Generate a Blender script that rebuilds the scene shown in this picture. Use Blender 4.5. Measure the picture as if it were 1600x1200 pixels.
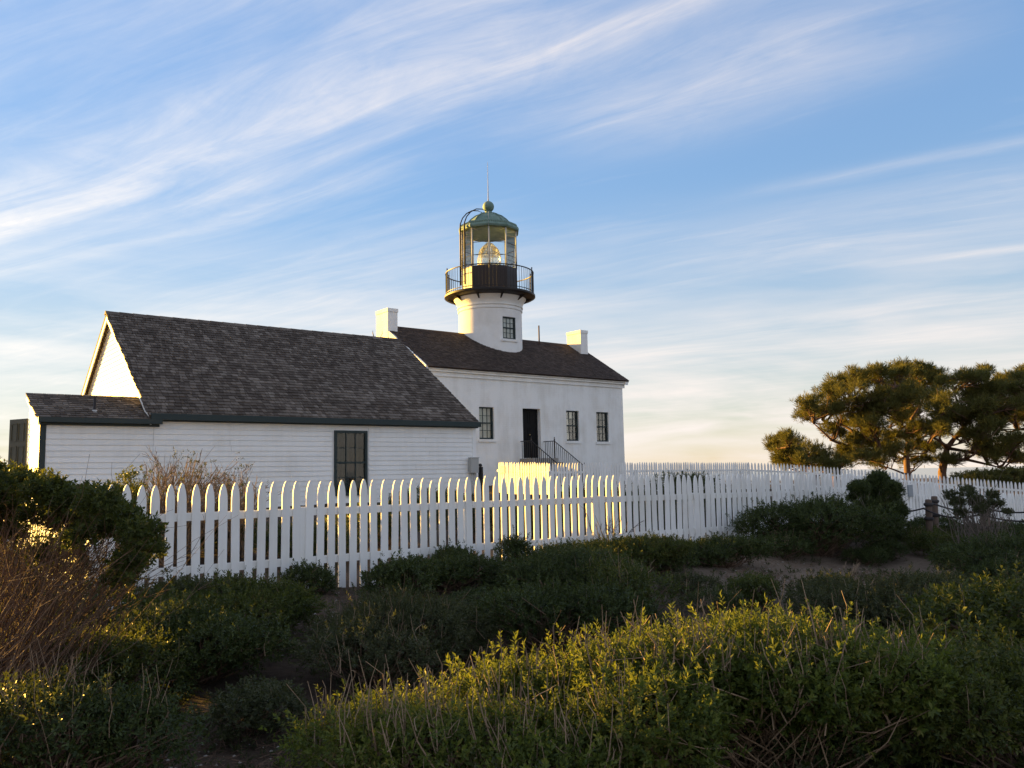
import bpy, math, random
import numpy as np
from mathutils import Vector, Matrix

for _o in list(bpy.data.objects):
    bpy.data.objects.remove(_o)
SC = bpy.context.scene
COL = SC.collection
RNG = np.random.default_rng(7)
random.seed(7)
RAD = math.radians

# ------------------------------------------------------------------ camera
EYE = np.array([0.0, 0.0, 1.7])
PITCH, ROLL, FPX = 0.107, 0.020, 1307.4
_F = np.array([0, math.cos(PITCH), math.sin(PITCH)])
_U0 = np.array([0, -math.sin(PITCH), math.cos(PITCH)])
_R0 = np.array([1.0, 0, 0])
_R = math.cos(ROLL) * _R0 - math.sin(ROLL) * _U0
_U = math.sin(ROLL) * _R0 + math.cos(ROLL) * _U0
cam_d = bpy.data.cameras.new('camera')
cam_d.lens = FPX / 1600 * 36.0
cam_d.sensor_width = 36.0
cam_d.clip_start, cam_d.clip_end = 0.05, 120000
cam = bpy.data.objects.new('camera', cam_d)
COL.objects.link(cam)
_m = Matrix.Identity(4)
for i in range(3):
    _m[i][0], _m[i][1], _m[i][2], _m[i][3] = _R[i], _U[i], -_F[i], EYE[i]
cam.matrix_world = _m
SC.camera = cam

# ------------------------------------------------------------------ sun, sky, exposure
SUN_AZ, SUN_EL = RAD(-61.5), RAD(6.2)          # azimuth from +Y towards +X
SUN_DIR = Vector((math.sin(SUN_AZ) * math.cos(SUN_EL), math.cos(SUN_AZ) * math.cos(SUN_EL), math.sin(SUN_EL)))
sun_d = bpy.data.lights.new('sun', 'SUN')
sun_d.energy = 4.8
sun_d.angle = RAD(0.5)
sun_d.color = (1.0, 0.56, 0.09)
sun = bpy.data.objects.new('sun', sun_d)
COL.objects.link(sun)
sun.rotation_euler = SUN_DIR.to_track_quat('Z', 'Y').to_euler()
sun.location = (-20, 8, 12)

SC.view_settings.view_transform = 'Standard'
SC.view_settings.look = 'None'
SC.view_settings.gamma = 1.0
SC.view_settings.use_curve_mapping = False
SC.view_settings.exposure = 2.25

class NT:
    """tiny node-tree helper"""
    def __init__(s, tree):
        s.t = tree
    def n(s, kind, **kw):
        nd = s.t.nodes.new(kind)
        for k, v in kw.items():
            if k.startswith('i_'):
                key = k[2:].replace('_', ' ')
                nd.inputs[key].default_value = v
            else:
                setattr(nd, k, v)
        return nd
    def l(s, a, b):
        s.t.links.new(a, b)
    def math(s, op, a, b=None, c=None, clamp=False):
        nd = s.t.nodes.new('ShaderNodeMath'); nd.operation = op; nd.use_clamp = clamp
        for i, v in enumerate((a, b, c)):
            if v is None: continue
            if isinstance(v, (int, float)): nd.inputs[i].default_value = v
            else: s.l(v, nd.inputs[i])
        return nd.outputs[0]
    def dot(s, a, vec):
        nd = s.t.nodes.new('ShaderNodeVectorMath'); nd.operation = 'DOT_PRODUCT'
        s.l(a, nd.inputs[0]); nd.inputs[1].default_value = vec
        return nd.outputs['Value']
    def ramp(s, fac, stops, interp='LINEAR'):
        nd = s.t.nodes.new('ShaderNodeValToRGB'); nd.color_ramp.interpolation = interp
        cr = nd.color_ramp
        while len(cr.elements) < len(stops): cr.elements.new(0.5)
        for e, (p, c) in zip(cr.elements, stops):
            e.position = p
            e.color = (c, c, c, 1) if isinstance(c, (int, float)) else (*c, 1)
        s.l(fac, nd.inputs[0])
        return nd.outputs[0]
    def mix(s, fac, a, b, blend='MIX'):
        nd = s.t.nodes.new('ShaderNodeMix'); nd.data_type = 'RGBA'; nd.blend_type = blend
        for sock, v in ((nd.inputs['Factor'], fac), (nd.inputs['A'], a), (nd.inputs['B'], b)):
            if sock.name == 'Factor' and isinstance(v, (int, float)): sock.default_value = v
            elif isinstance(v, tuple): sock.default_value = (*v, 1)
            elif isinstance(v, (int, float)): sock.default_value = (v, v, v, 1)
            else: s.l(v, sock)
        return [o for o in nd.outputs if o.type == 'RGBA'][0]
    def noise(s, vec, scale, detail=4, rough=0.55, dist=0.0):
        nd = s.t.nodes.new('ShaderNodeTexNoise')
        nd.inputs['Scale'].default_value = scale; nd.inputs['Detail'].default_value = detail
        nd.inputs['Roughness'].default_value = rough; nd.inputs['Distortion'].default_value = dist
        if vec is not None: s.l(vec, nd.inputs['Vector'])
        return nd.outputs['Fac']
    def xyz(s, x, y, z=0.0):
        nd = s.t.nodes.new('ShaderNodeCombineXYZ')
        for i, v in enumerate((x, y, z)):
            if isinstance(v, (int, float)): nd.inputs[i].default_value = v
            else: s.l(v, nd.inputs[i])
        return nd.outputs[0]

def make_world():
    w = bpy.data.worlds.new('World'); SC.world = w; w.use_nodes = True
    t = NT(w.node_tree); w.node_tree.nodes.clear()
    out = t.n('ShaderNodeOutputWorld'); bg = t.n('ShaderNodeBackground'); bg.inputs['Strength'].default_value = SKY_STRENGTH
    sky = t.n('ShaderNodeTexSky', sky_type='NISHITA', sun_disc=False, sun_elevation=SUN_EL, sun_rotation=SUN_AZ % (2 * math.pi),
              altitude=130.0, air_density=1.0, dust_density=0.05, ozone_density=2.2)
    tc = t.n('ShaderNodeTexCoord'); d = tc.outputs['Generated']
    a = RAD(-60)
    u0 = t.dot(d, (math.sin(a), math.cos(a), 0)); v0 = t.dot(d, (math.cos(a), -math.sin(a), 0)); z = t.dot(d, (0, 0, 1))
    k = t.math('ADD', t.math('MAXIMUM', z, 0.0), 0.06)
    u = t.math('DIVIDE', u0, k); v = t.math('DIVIDE', v0, k)
    # slow warp so that the streaks bend
    wv = t.noise(t.xyz(t.math('MULTIPLY', u, 0.55), t.math('MULTIPLY', v, 0.9)), 1.0, 2, 0.5)
    vw = t.math('ADD', v, t.math('MULTIPLY', t.math('SUBTRACT', wv, 0.5), 0.42))
    fine = t.noise(t.xyz(t.math('MULTIPLY', u, 1.3), t.math('MULTIPLY', vw, 9.0)), 1.0, 9, 0.66, 0.6)
    puff = t.noise(t.xyz(t.math('MULTIPLY', u, 4.2), t.math('MULTIPLY', vw, 6.5), 3.1), 1.0, 8, 0.62, 0.8)
    broad = t.noise(t.xyz(t.math('MULTIPLY', u, 0.35), t.math('MULTIPLY', vw, 1.1), 7.7), 1.0, 3, 0.5)
    tot = None
    for v_c, wd, amp, ua, ub in BANDS:
        g = t.math('DIVIDE', t.math('SUBTRACT', vw, v_c), wd)
        g = t.math('EXPONENT', t.math('MULTIPLY', t.math('MULTIPLY', g, g), -1.0))
        mr = t.n('ShaderNodeMapRange', interpolation_type='SMOOTHSTEP'); t.l(u, mr.inputs[0])
        mr.inputs[1].default_value = ua - 0.35; mr.inputs[2].default_value = ua + 0.25
        g = t.math('MULTIPLY', g, mr.outputs[0])
        mr = t.n('ShaderNodeMapRange', interpolation_type='SMOOTHSTEP'); t.l(u, mr.inputs[0])
        mr.inputs[1].default_value = ub + 0.35; mr.inputs[2].default_value = ub - 0.25
        g = t.math('MULTIPLY', g, mr.outputs[0])
        g = t.math('MULTIPLY', g, amp * (0.82 if v_c > 1.1 else 1.0))
        tot = g if tot is None else t.math('ADD', tot, g)
    tex = t.math('ADD', t.math('MULTIPLY', fine, 0.75), t.math('MULTIPLY', puff, 0.45))      # about 0.6 mean
    tex = t.ramp(tex, [(0.34, 0.0), (0.86, 1.0)])
    veil = t.ramp(t.math('ADD', t.math('MULTIPLY', broad, 0.7), t.math('MULTIPLY', fine, 0.3)), [(0.44, 0.0), (0.66, 1.0)])
    dens = t.math('ADD', t.math('MULTIPLY', tot, t.math('ADD', t.math('MULTIPLY', tex, 0.85), 0.15)),
                  t.math('MULTIPLY', t.math('MULTIPLY', veil, t.math('ADD', t.math('MULTIPLY', tex, 0.7), 0.2)), 0.34))
    hz = t.n('ShaderNodeMapRange', interpolation_type='SMOOTHSTEP'); t.l(z, hz.inputs[0])
    hz.inputs[1].default_value = 0.0; hz.inputs[2].default_value = 0.16; hz.inputs[3].default_value = 0.35; hz.inputs[4].default_value = 1.0
    dens = t.math('MULTIPLY', dens, hz.outputs[0])
    low = t.n('ShaderNodeMapRange', interpolation_type='SMOOTHSTEP'); t.l(z, low.inputs[0])
    low.inputs[1].default_value = 0.34; low.inputs[2].default_value = 0.02; low.inputs[3].default_value = 0.0; low.inputs[4].default_value = 0.95
    bank = t.noise(t.xyz(t.math('MULTIPLY', u0, 3.0), t.math('MULTIPLY', v0, 3.0), t.math('MULTIPLY', z, 24.0)), 1.0, 5, 0.55, 0.4)
    bank = t.ramp(bank, [(0.36, 0.42), (0.62, 1.0)])
    dens = t.math('ADD', dens, t.math('MULTIPLY', low.outputs[0], bank))
    dens = t.math('MINIMUM', dens, 0.9)
    # cloud colour: lit by the low sun, warmer and brighter towards it
    sd = t.dot(d, tuple(SUN_DIR)); sd = t.math('POWER', t.math('MAXIMUM', sd, 0.0), 3.0)
    cc = t.mix(sd, CLOUD_FAR, CLOUD_NEAR)
    skyc = t.mix(1.0, sky.outputs[0], SKY_TINT, 'MULTIPLY')
    lum = t.dot(skyc, (0.25, 0.60, 0.15))                      # the camera's shoulder: the glow round the sun is held back
    hold = t.math('DIVIDE', 1.0, t.math('ADD', 1.0, t.math('MULTIPLY', t.math('MAXIMUM', t.math('SUBTRACT', lum, 0.62), 0.0), 0.75)))
    vm = t.n('ShaderNodeVectorMath', operation='SCALE'); t.l(skyc, vm.inputs[0]); t.l(hold, vm.inputs['Scale'])
    col = t.mix(dens, vm.outputs[0], cc)
    t.l(col, bg.inputs[0]); t.l(bg.outputs[0], out.inputs[0])
SKY_STRENGTH = 0.12
SKY_TINT = (0.82, 0.775, 0.84)
CLOUD_FAR = (1.82, 1.65, 1.56)
CLOUD_NEAR = (2.25, 2.12, 1.95)
#        v centre, width, strength, u from, u to
BANDS = [(1.42, 0.08, 0.46, 0.75, 6.0), (1.34, 0.18, 0.28, 0.7, 6.0), (1.24, 0.05, 0.24, 1.5, 6.0), (1.60, 0.045, 0.32, 1.2, 6.0), (1.74, 0.06, 0.30, 1.4, 6.0),
         (1.52, 0.06, 0.48, -0.2, 1.0), (1.52, 0.20, 0.30, -0.2, 1.0), (1.86, 0.17, 0.62, 0.15, 0.85), (1.0, 0.2, 0.22, -0.5, 1.2), (2.49, 0.05, 0.32, -0.9, 0.5), (3.52, 0.04, 0.42, -0.9, 0.2),
         (3.2, 0.07, 0.42, 0.3, 0.7), (2.9, 0.3, 0.28, -1.5, 0.9),
         (0.72, 0.22, 0.7, -6.0, 0.3), (0.1, 0.25, 0.75, -6.0, 6.0), (-0.6, 0.3, 0.75, -6.0, 6.0), (-1.4, 0.35, 0.75, -6.0, 6.0), (-2.5, 0.5, 0.75, -6.0, 6.0), (-4.0, 0.6, 0.7, -8.0, 8.0)]  # cloud bands outside the view, added to brighten and warm the shaded walls
make_world()

# ------------------------------------------------------------------ helpers
def pixel_ray(x, y):
    return _F + _R * (x - 800) / FPX - _U * (y - 600) / FPX
def at(x, y, Y):
    v = pixel_ray(x, y)
    return EYE + v * (Y / v[1])

def mesh_from(name, verts, faces, smooth=False):
    """verts (N,3); faces: (M,3|4) int array or list of such arrays / list of lists"""
    me = bpy.data.meshes.new(name)
    verts = np.asarray(verts, dtype=np.float32)
    if isinstance(faces, np.ndarray): faces = [faces]
    if len(faces) and isinstance(faces[0], np.ndarray):
        loops = np.concatenate([f.ravel() for f in faces]).astype(np.int32)
        tot = np.concatenate([np.full(len(f), f.shape[1], np.int32) for f in faces])
    else:
        loops = np.array([i for f in faces for i in f], np.int32)
        tot = np.array([len(f) for f in faces], np.int32)
    start = np.concatenate([[0], np.cumsum(tot)[:-1]]).astype(np.int32)
    me.vertices.add(len(verts)); me.vertices.foreach_set('co', verts.ravel())
    me.loops.add(len(loops)); me.loops.foreach_set('vertex_index', loops)
    me.polygons.add(len(tot)); me.polygons.foreach_set('loop_start', start)
    me.polygons.foreach_set('use_smooth', np.full(len(tot), bool(smooth)))
    me.update(calc_edges=True)
    return me

class MB:
    """collects boxes, prisms, lathes, tubes; build() links them as one mesh object"""
    def __init__(s): s.v = []; s.f = []
    def add(s, v, f):
        o = len(s.v); s.v += [tuple(p) for p in v]; s.f += [[i + o for i in q] for q in f]; return s
    def box(s, x0, x1, y0, y1, z0, z1):
        return s.add([(x0,y0,z0),(x1,y0,z0),(x1,y1,z0),(x0,y1,z0),(x0,y0,z1),(x1,y0,z1),(x1,y1,z1),(x0,y1,z1)],
                     [(0,3,2,1),(4,5,6,7),(0,1,5,4),(1,2,6,5),(2,3,7,6),(3,0,4,7)])
    def hexa(s, p):      # 8 points, bottom ring then top ring
        return s.add(p, [(0,3,2,1),(4,5,6,7),(0,1,5,4),(1,2,6,5),(2,3,7,6),(3,0,4,7)])
    def prism(s, poly, y0, y1):   # polygon in x,z extruded along y
        n = len(poly)
        v = [(x, y0, z) for x, z in poly] + [(x, y1, z) for x, z in poly]
        return s.add(v, [list(range(n)), list(range(2*n-1, n-1, -1))] + [[i, i+n, (i+1) % n + n, (i+1) % n] for i in range(n)])
    def prism_x(s, poly, x0, x1):   # polygon in y,z extruded along x
        n = len(poly)
        v = [(x0, y, z) for y, z in poly] + [(x1, y, z) for y, z in poly]
        return s.add(v, [list(range(n-1, -1, -1)), list(range(n, 2*n))] + [[i, (i+1) % n, (i+1) % n + n, i+n] for i in range(n)])
    def lathe(s, prof, cx=0, cy=0, seg=40, a0=0.0, closed=True, cap=True):
        n = len(prof); v = []
        for k in range(seg):
            a = a0 + 2*math.pi*k/seg
            v += [(cx + r*math.cos(a), cy + r*math.sin(a), z) for r, z in prof]
        f = []
        for k in range(seg):
            k2 = (k+1) % seg
            for i in range(n-1):
                f.append((k*n+i, k2*n+i, k2*n+i+1, k*n+i+1))
        if cap:
            if prof[0][0] > 1e-6: f.append([k*n for k in range(seg)][::-1])
            if prof[-1][0] > 1e-6: f.append([k*n+n-1 for k in range(seg)])
        return s.add(v, f)
    def tube(s, pts, rad, sides=6):
        pts = [Vector(p) for p in pts]; K = len(pts)
        rad = [rad]*K if isinstance(rad, (int, float)) else rad
        v = []; ref = None
        for i, p in enumerate(pts):
            t = (pts[min(i+1, K-1)] - pts[max(i-1, 0)]).normalized()
            if ref is None: ref = Vector((0,0,1)) if abs(t.z) < 0.9 else Vector((1,0,0))
            a = t.cross(ref).normalized(); b = t.cross(a).normalized(); ref = b.cross(t) * -1 if False else ref
            v += [p + (a*math.cos(2*math.pi*j/sides) + b*math.sin(2*math.pi*j/sides))*rad[i] for j in range(sides)]
        f = []
        for i in range(K-1):
            for j in range(sides):
                j2 = (j+1) % sides
                f.append((i*sides+j, i*sides+j2, (i+1)*sides+j2, (i+1)*sides+j))
        f.append(list(range(sides))[::-1]); f.append([(K-1)*sides+j for j in range(sides)])
        return s.add(v, f)
    def mesh(s, name, smooth=False): return mesh_from(name, s.v, s.f, smooth)
    def build(s, name, mat, parent=None, smooth=False, loc=None):
        return link(name, s.mesh(name, smooth), mat, parent, loc)

def link(name, me, mat=None, parent=None, loc=None, rot=None):
    o = bpy.data.objects.new(name, me); COL.objects.link(o)
    if mat is not None and len(me.materials) == 0: me.materials.append(mat)
    if parent is not None: o.parent = parent
    if loc is not None: o.location = loc
    if rot is not None: o.rotation_euler = rot
    return o
def smooth_by_angle(o, deg=40):
    me = o.data
    me.polygons.foreach_set('use_smooth', np.ones(len(me.polygons), bool))
    try: me.set_sharp_from_angle(angle=RAD(deg))
    except Exception: pass
    return o
def thing(name, label, cat, loc=(0, 0, 0), rotz=0.0, group=None):
    o = bpy.data.objects.new(name, None); COL.objects.link(o)
    o.empty_display_size = 0.2
    o.location = loc; o.rotation_euler = (0, 0, rotz)
    return tag(o, label, cat, group)
def tag(o, label=None, cat=None, group=None, kind=None):
    if label: o['label'] = label
    if cat: o['category'] = cat
    if group: o['group'] = group
    if kind: o['kind'] = kind
    return o

# ------------------------------------------------------------------ materials
def mat(name, build):
    m = bpy.data.materials.new(name); m.use_nodes = True
    t = NT(m.node_tree); m.node_tree.nodes.clear()
    out = t.n('ShaderNodeOutputMaterial'); p = t.n('ShaderNodeBsdfPrincipled')
    t.l(p.outputs[0], out.inputs[0])
    build(t, p, out)
    return m
def bump(t, p, h, strength=0.3, dist=0.02):
    b = t.n('ShaderNodeBump'); b.inputs['Strength'].default_value = strength; b.inputs['Distance'].default_value = dist
    t.l(h, b.inputs['Height']); t.l(b.outputs[0], p.inputs['Normal'])
def P(t, p, **kw):
    for k, v in kw.items():
        s = p.inputs[k.replace('_', ' ')]
        if isinstance(v, tuple): s.default_value = (*v, 1) if len(v) == 3 else v
        elif isinstance(v, (int, float)): s.default_value = v
        else: t.l(v, s)
def obj_co(t): return t.n('ShaderNodeTexCoord').outputs['Object']
def world_co(t): return t.n('ShaderNodeNewGeometry').outputs['Position']

def m_paint(name, base, dirt, amt=0.5, rough=0.55, streak=True, bstr=0.15):
    def b(t, p, out):
        co = world_co(t)
        n1 = t.noise(co, 1.3, 5, 0.6)
        mp = t.n('ShaderNodeMapping'); mp.inputs['Scale'].default_value = (9, 9, 0.7); t.l(co, mp.inputs[0])
        n2 = t.noise(mp.outputs[0], 1.0, 5, 0.65)
        oi = t.n('ShaderNodeObjectInfo').outputs['Random']
        f = t.math('MULTIPLY', t.math('ADD', t.math('MULTIPLY', n1, 0.6), t.math('MULTIPLY', n2, 0.4)), 1.0)
        f = t.ramp(f, [(0.42, 0.0), (0.78, amt)])
        f = t.math('ADD', f, t.math('MULTIPLY', t.math('SUBTRACT', oi, 0.5), 0.35 * amt), clamp=True)
        P(t, p, Base_Color=t.mix(f, base, dirt), Roughness=rough)
        p.inputs['Specular IOR Level'].default_value = 0.3
        bump(t, p, t.noise(co, 60, 4, 0.6), bstr, 0.004)
    return mat(name, b)
M = {}
M['fence_white'] = m_paint('fence_white', (0.88, 0.88, 0.86), (0.55, 0.52, 0.45), 0.6)
M['siding_white'] = m_paint('siding_white', (0.88, 0.88, 0.86), (0.64, 0.62, 0.57), 0.55)
M['trim_green'] = m_paint('trim_green', (0.018, 0.034, 0.036), (0.045, 0.055, 0.055), 0.6, 0.45)
M['door_grey'] = m_paint('door_grey', (0.060, 0.062, 0.046), (0.09, 0.088, 0.07), 0.5, 0.5)
M['doorway_shade'] = m_paint('doorway_shade', (0.006, 0.006, 0.006), (0.012, 0.011, 0.010), 0.5, 0.85)
M['iron'] = m_paint('iron', (0.018, 0.015, 0.014), (0.05, 0.035, 0.026), 0.7, 0.5)
M['iron_panel'] = m_paint('iron_panel', (0.026, 0.018, 0.016), (0.06, 0.04, 0.032), 0.6, 0.45)
M['lantern_white'] = m_paint('lantern_white', (0.62, 0.61, 0.57), (0.40, 0.36, 0.30), 0.6)
M['metal_grey'] = m_paint('metal_grey', (0.42, 0.42, 0.40), (0.28, 0.26, 0.24), 0.5, 0.45)
M['sign_plate'] = m_paint('sign_plate', (0.30, 0.34, 0.38), (0.20, 0.23, 0.26), 0.4, 0.35)
M['post_wood'] = m_paint('post_wood', (0.16, 0.115, 0.09), (0.07, 0.05, 0.04), 0.9, 0.8, bstr=0.6)
M['rope'] = m_paint('rope', (0.055, 0.05, 0.05), (0.03, 0.028, 0.028), 0.7, 0.9)
M['curtain'] = m_paint('curtain', (0.74, 0.71, 0.66), (0.55, 0.52, 0.47), 0.6, 0.9)
M['stone'] = m_paint('stone', (0.34, 0.32, 0.29), (0.20, 0.18, 0.16), 0.8, 0.85, bstr=0.6)
M['painted_dark'] = m_paint('painted_dark', (0.01, 0.01, 0.01), (0.015, 0.014, 0.013), 0.4, 0.9)  # near-black colour standing for the shade inside openings

def _house_white(t, p, out):
    co = obj_co(t)
    sx = t.n('ShaderNodeSeparateXYZ'); t.l(co, sx.inputs[0])
    v = t.xyz(t.math('ADD', sx.outputs[0], sx.outputs[1]), sx.outputs[2])
    br = t.n('ShaderNodeTexBrick'); t.l(v, br.inputs['Vector'])
    br.inputs['Scale'].default_value = 1.0; br.inputs['Brick Width'].default_value = 0.23; br.inputs['Row Height'].default_value = 0.078
    br.inputs['Mortar Size'].default_value = 0.007; br.inputs['Mortar Smooth'].default_value = 0.6; br.inputs['Bias'].default_value = 0
    br.inputs['Color1'].default_value = (1, 1, 1, 1); br.inputs['Color2'].default_value = (0.75, 0.75, 0.75, 1); br.inputs['Mortar'].default_value = (0, 0, 0, 1)
    n = t.noise(co, 0.9, 6, 0.62); n2 = t.noise(co, 22, 5, 0.65)
    mp = t.n('ShaderNodeMapping'); mp.inputs['Scale'].default_value = (2.2, 2.2, 0.25); t.l(co, mp.inputs[0])
    st = t.noise(mp.outputs[0], 1.0, 5, 0.7)
    f = t.ramp(t.math('ADD', t.math('MULTIPLY', n, 0.5), t.math('MULTIPLY', st, 0.5)), [(0.45, 0.0), (0.70, 0.65)])
    P(t, p, Base_Color=t.mix(f, (0.88, 0.88, 0.85), (0.60, 0.57, 0.50)), Roughness=0.7)
    p.inputs['Specular IOR Level'].default_value = 0.25
    h = t.math('ADD', t.math('MULTIPLY', br.outputs['Color'], t.ramp(n, [(0.40, 0.15), (0.6, 0.8)])), t.math('MULTIPLY', n2, 0.8))
    bump(t, p, h, 0.45, 0.012)
M['house_white'] = mat('house_white', _house_white)
def _tower_white(t, p, out):
    co = obj_co(t)
    n = t.noise(co, 1.1, 6, 0.62); n2 = t.noise(co, 14, 6, 0.65)
    f = t.ramp(n, [(0.45, 0.0), (0.75, 0.5)])
    P(t, p, Base_Color=t.mix(f, (0.87, 0.86, 0.83), (0.62, 0.59, 0.52)), Roughness=0.7)
    bump(t, p, n2, 0.4, 0.015)
M['tower_white'] = mat('tower_white', _tower_white)

def m_shingle(name, stops):
    def b(t, p, out):
        g = t.n('ShaderNodeNewGeometry'); oi = t.n('ShaderNodeObjectInfo')
        r = t.math('FRACT', t.math('ADD', g.outputs['Random Per Island'], t.math('MULTIPLY', oi.outputs['Random'], 3.7)))
        co = world_co(t)
        big = t.noise(co, 0.8, 4, 0.6); fine = t.noise(co, 18, 5, 0.7)
        f = t.math('ADD', t.math('MULTIPLY', r, 0.50), t.math('ADD', t.math('MULTIPLY', t.math('SUBTRACT', big, 0.5), 0.6), t.math('MULTIPLY', fine, 0.50)))
        P(t, p, Base_Color=t.ramp(f, stops), Roughness=0.85)
        p.inputs['Specular IOR Level'].default_value = 0.2
        bump(t, p, fine, 0.5, 0.01)
    return mat(name, b)
M['shingle'] = m_shingle('shingle', [(0.05, (0.036, 0.027, 0.020)), (0.42, (0.080, 0.063, 0.050)), (0.70, (0.145, 0.120, 0.098)), (1.0, (0.29, 0.25, 0.21))])
M['shingle_brown'] = m_shingle('shingle_brown', [(0.05, (0.030, 0.021, 0.016)), (0.5, (0.060, 0.043, 0.034)), (0.8, (0.092, 0.068, 0.054)), (1.0, (0.14, 0.11, 0.09))])

def _copper(t, p, out):
    co = obj_co(t); n = t.noise(co, 3.5, 6, 0.65); n2 = t.noise(co, 15, 5, 0.6)
    P(t, p, Base_Color=t.mix(t.ramp(n, [(0.35, 0.0), (0.7, 1.0)]), (0.10, 0.18, 0.15), (0.21, 0.30, 0.25)), Roughness=0.7, Metallic=0.1)
    bump(t, p, n2, 0.3, 0.01)
M['copper'] = mat('copper', _copper)
def _pane(t, p, out):
    gl = t.n('ShaderNodeBsdfGlossy'); gl.inputs['Roughness'].default_value = 0.02
    tr = t.n('ShaderNodeBsdfTransparent'); tr.inputs[0].default_value = (0.94, 0.96, 0.95, 1)
    fr = t.n('ShaderNodeFresnel'); fr.inputs[0].default_value = 1.5
    mx = t.n('ShaderNodeMixShader'); t.l(t.math('MULTIPLY', fr.outputs[0], 0.9, clamp=True), mx.inputs[0]); t.l(tr.outputs[0], mx.inputs[1]); t.l(gl.outputs[0], mx.inputs[2])
    t.l(mx.outputs[0], out.inputs[0])
M['pane'] = mat('pane', _pane)
def _lens(t, p, out):
    P(t, p, Base_Color=(0.95, 0.95, 0.86), Roughness=0.08, IOR=1.45)
    p.inputs['Transmission Weight'].default_value = 0.75
M['lens_glass'] = mat('lens_glass', _lens)
def _brass(t, p, out): P(t, p, Base_Color=(0.55, 0.42, 0.18), Roughness=0.35, Metallic=0.9)
M['brass'] = mat('brass', _brass)

def m_leaf(name, stops, trans=0.35, rough=0.5, tcol=None):
    def b(t, p, out):
        g = t.n('ShaderNodeNewGeometry'); co = world_co(t); oi = t.n('ShaderNodeObjectInfo')
        big = t.noise(co, 2.6, 4, 0.6)
        f = t.math('ADD', t.math('MULTIPLY', g.outputs['Random Per Island'], 0.60), t.math('MULTIPLY', t.math('SUBTRACT', big, 0.3), 0.85))
        f = t.math('ADD', f, t.math('MULTIPLY', t.math('SUBTRACT', oi.outputs['Random'], 0.5), 0.12))
        f = t.math('ADD', f, t.math('MULTIPLY', t.math('SUBTRACT', t.noise(co, 11.0, 3, 0.5), 0.5), 0.55))
        c = t.ramp(f, stops)
        P(t, p, Base_Color=c, Roughness=rough)
        p.inputs['Specular IOR Level'].default_value = 0.22
        tl = t.n('ShaderNodeBsdfTranslucent'); t.l(t.mix(0.5, c, tcol or (0.25, 0.28, 0.03), 'MIX'), tl.inputs[0])
        mx = t.n('ShaderNodeMixShader'); mx.inputs[0].default_value = trans
        t.l(p.outputs[0], mx.inputs[1]); t.l(tl.outputs[0], mx.inputs[2]); t.l(mx.outputs[0], out.inputs[0])
    return mat(name, b)
M['leaf_sunny'] = m_leaf('leaf_sunny', [(0.1, (0.030, 0.052, 0.012)), (0.40, (0.070, 0.102, 0.020)), (0.66, (0.120, 0.145, 0.030)), (0.88, (0.20, 0.165, 0.05)), (1.0, (0.26, 0.14, 0.07))], 0.42)  # brighter leaf colours: part of the sunlit look is put in here
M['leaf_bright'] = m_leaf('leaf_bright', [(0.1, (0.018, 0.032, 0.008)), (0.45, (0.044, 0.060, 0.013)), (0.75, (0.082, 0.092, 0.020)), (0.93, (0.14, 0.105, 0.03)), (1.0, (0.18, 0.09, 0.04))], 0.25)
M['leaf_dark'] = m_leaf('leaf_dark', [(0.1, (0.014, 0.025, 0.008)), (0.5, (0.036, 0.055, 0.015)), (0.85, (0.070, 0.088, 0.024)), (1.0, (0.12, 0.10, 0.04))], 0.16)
M['leaf_sage'] = m_leaf('leaf_sage', [(0.1, (0.024, 0.032, 0.014)), (0.5, (0.046, 0.054, 0.025)), (0.85, (0.080, 0.080, 0.040)), (1.0, (0.12, 0.09, 0.05))], 0.16, 0.7)
M['needle'] = m_leaf('needle', [(0.1, (0.036, 0.046, 0.014)), (0.45, (0.088, 0.094, 0.024)), (0.8, (0.165, 0.150, 0.040)), (1.0, (0.25, 0.19, 0.06))], 0.3, 0.6, (0.22, 0.20, 0.03))
def m_bark(name, a, c):
    def b(t, p, out):
        co = world_co(t); n = t.noise(co, 5, 6, 0.65); n2 = t.noise(co, 45, 4, 0.6)
        g = t.n('ShaderNodeNewGeometry').outputs['Random Per Island']
        f = t.math('ADD', t.math('MULTIPLY', n, 0.6), t.math('MULTIPLY', g, 0.4))
        P(t, p, Base_Color=t.mix(t.ramp(f, [(0.25, 0.0), (0.75, 1.0)]), a, c), Roughness=0.9)
        p.inputs['Specular IOR Level'].default_value = 0.15
        bump(t, p, n2, 0.6, 0.02)
    return mat(name, b)
M['bark_pine'] = m_bark('bark_pine', (0.075, 0.046, 0.033), (0.19, 0.115, 0.078))
M['twig_red'] = m_bark('twig_red', (0.085, 0.056, 0.042), (0.24, 0.16, 0.11))
M['twig_tan'] = m_bark('twig_tan', (0.11, 0.075, 0.05), (0.34, 0.24, 0.15))
M['twig_grey'] = m_bark('twig_grey', (0.11, 0.095, 0.085), (0.24, 0.20, 0.17))
M['twig_dry'] = m_bark('twig_dry', (0.17, 0.125, 0.085), (0.34, 0.25, 0.17))

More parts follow.
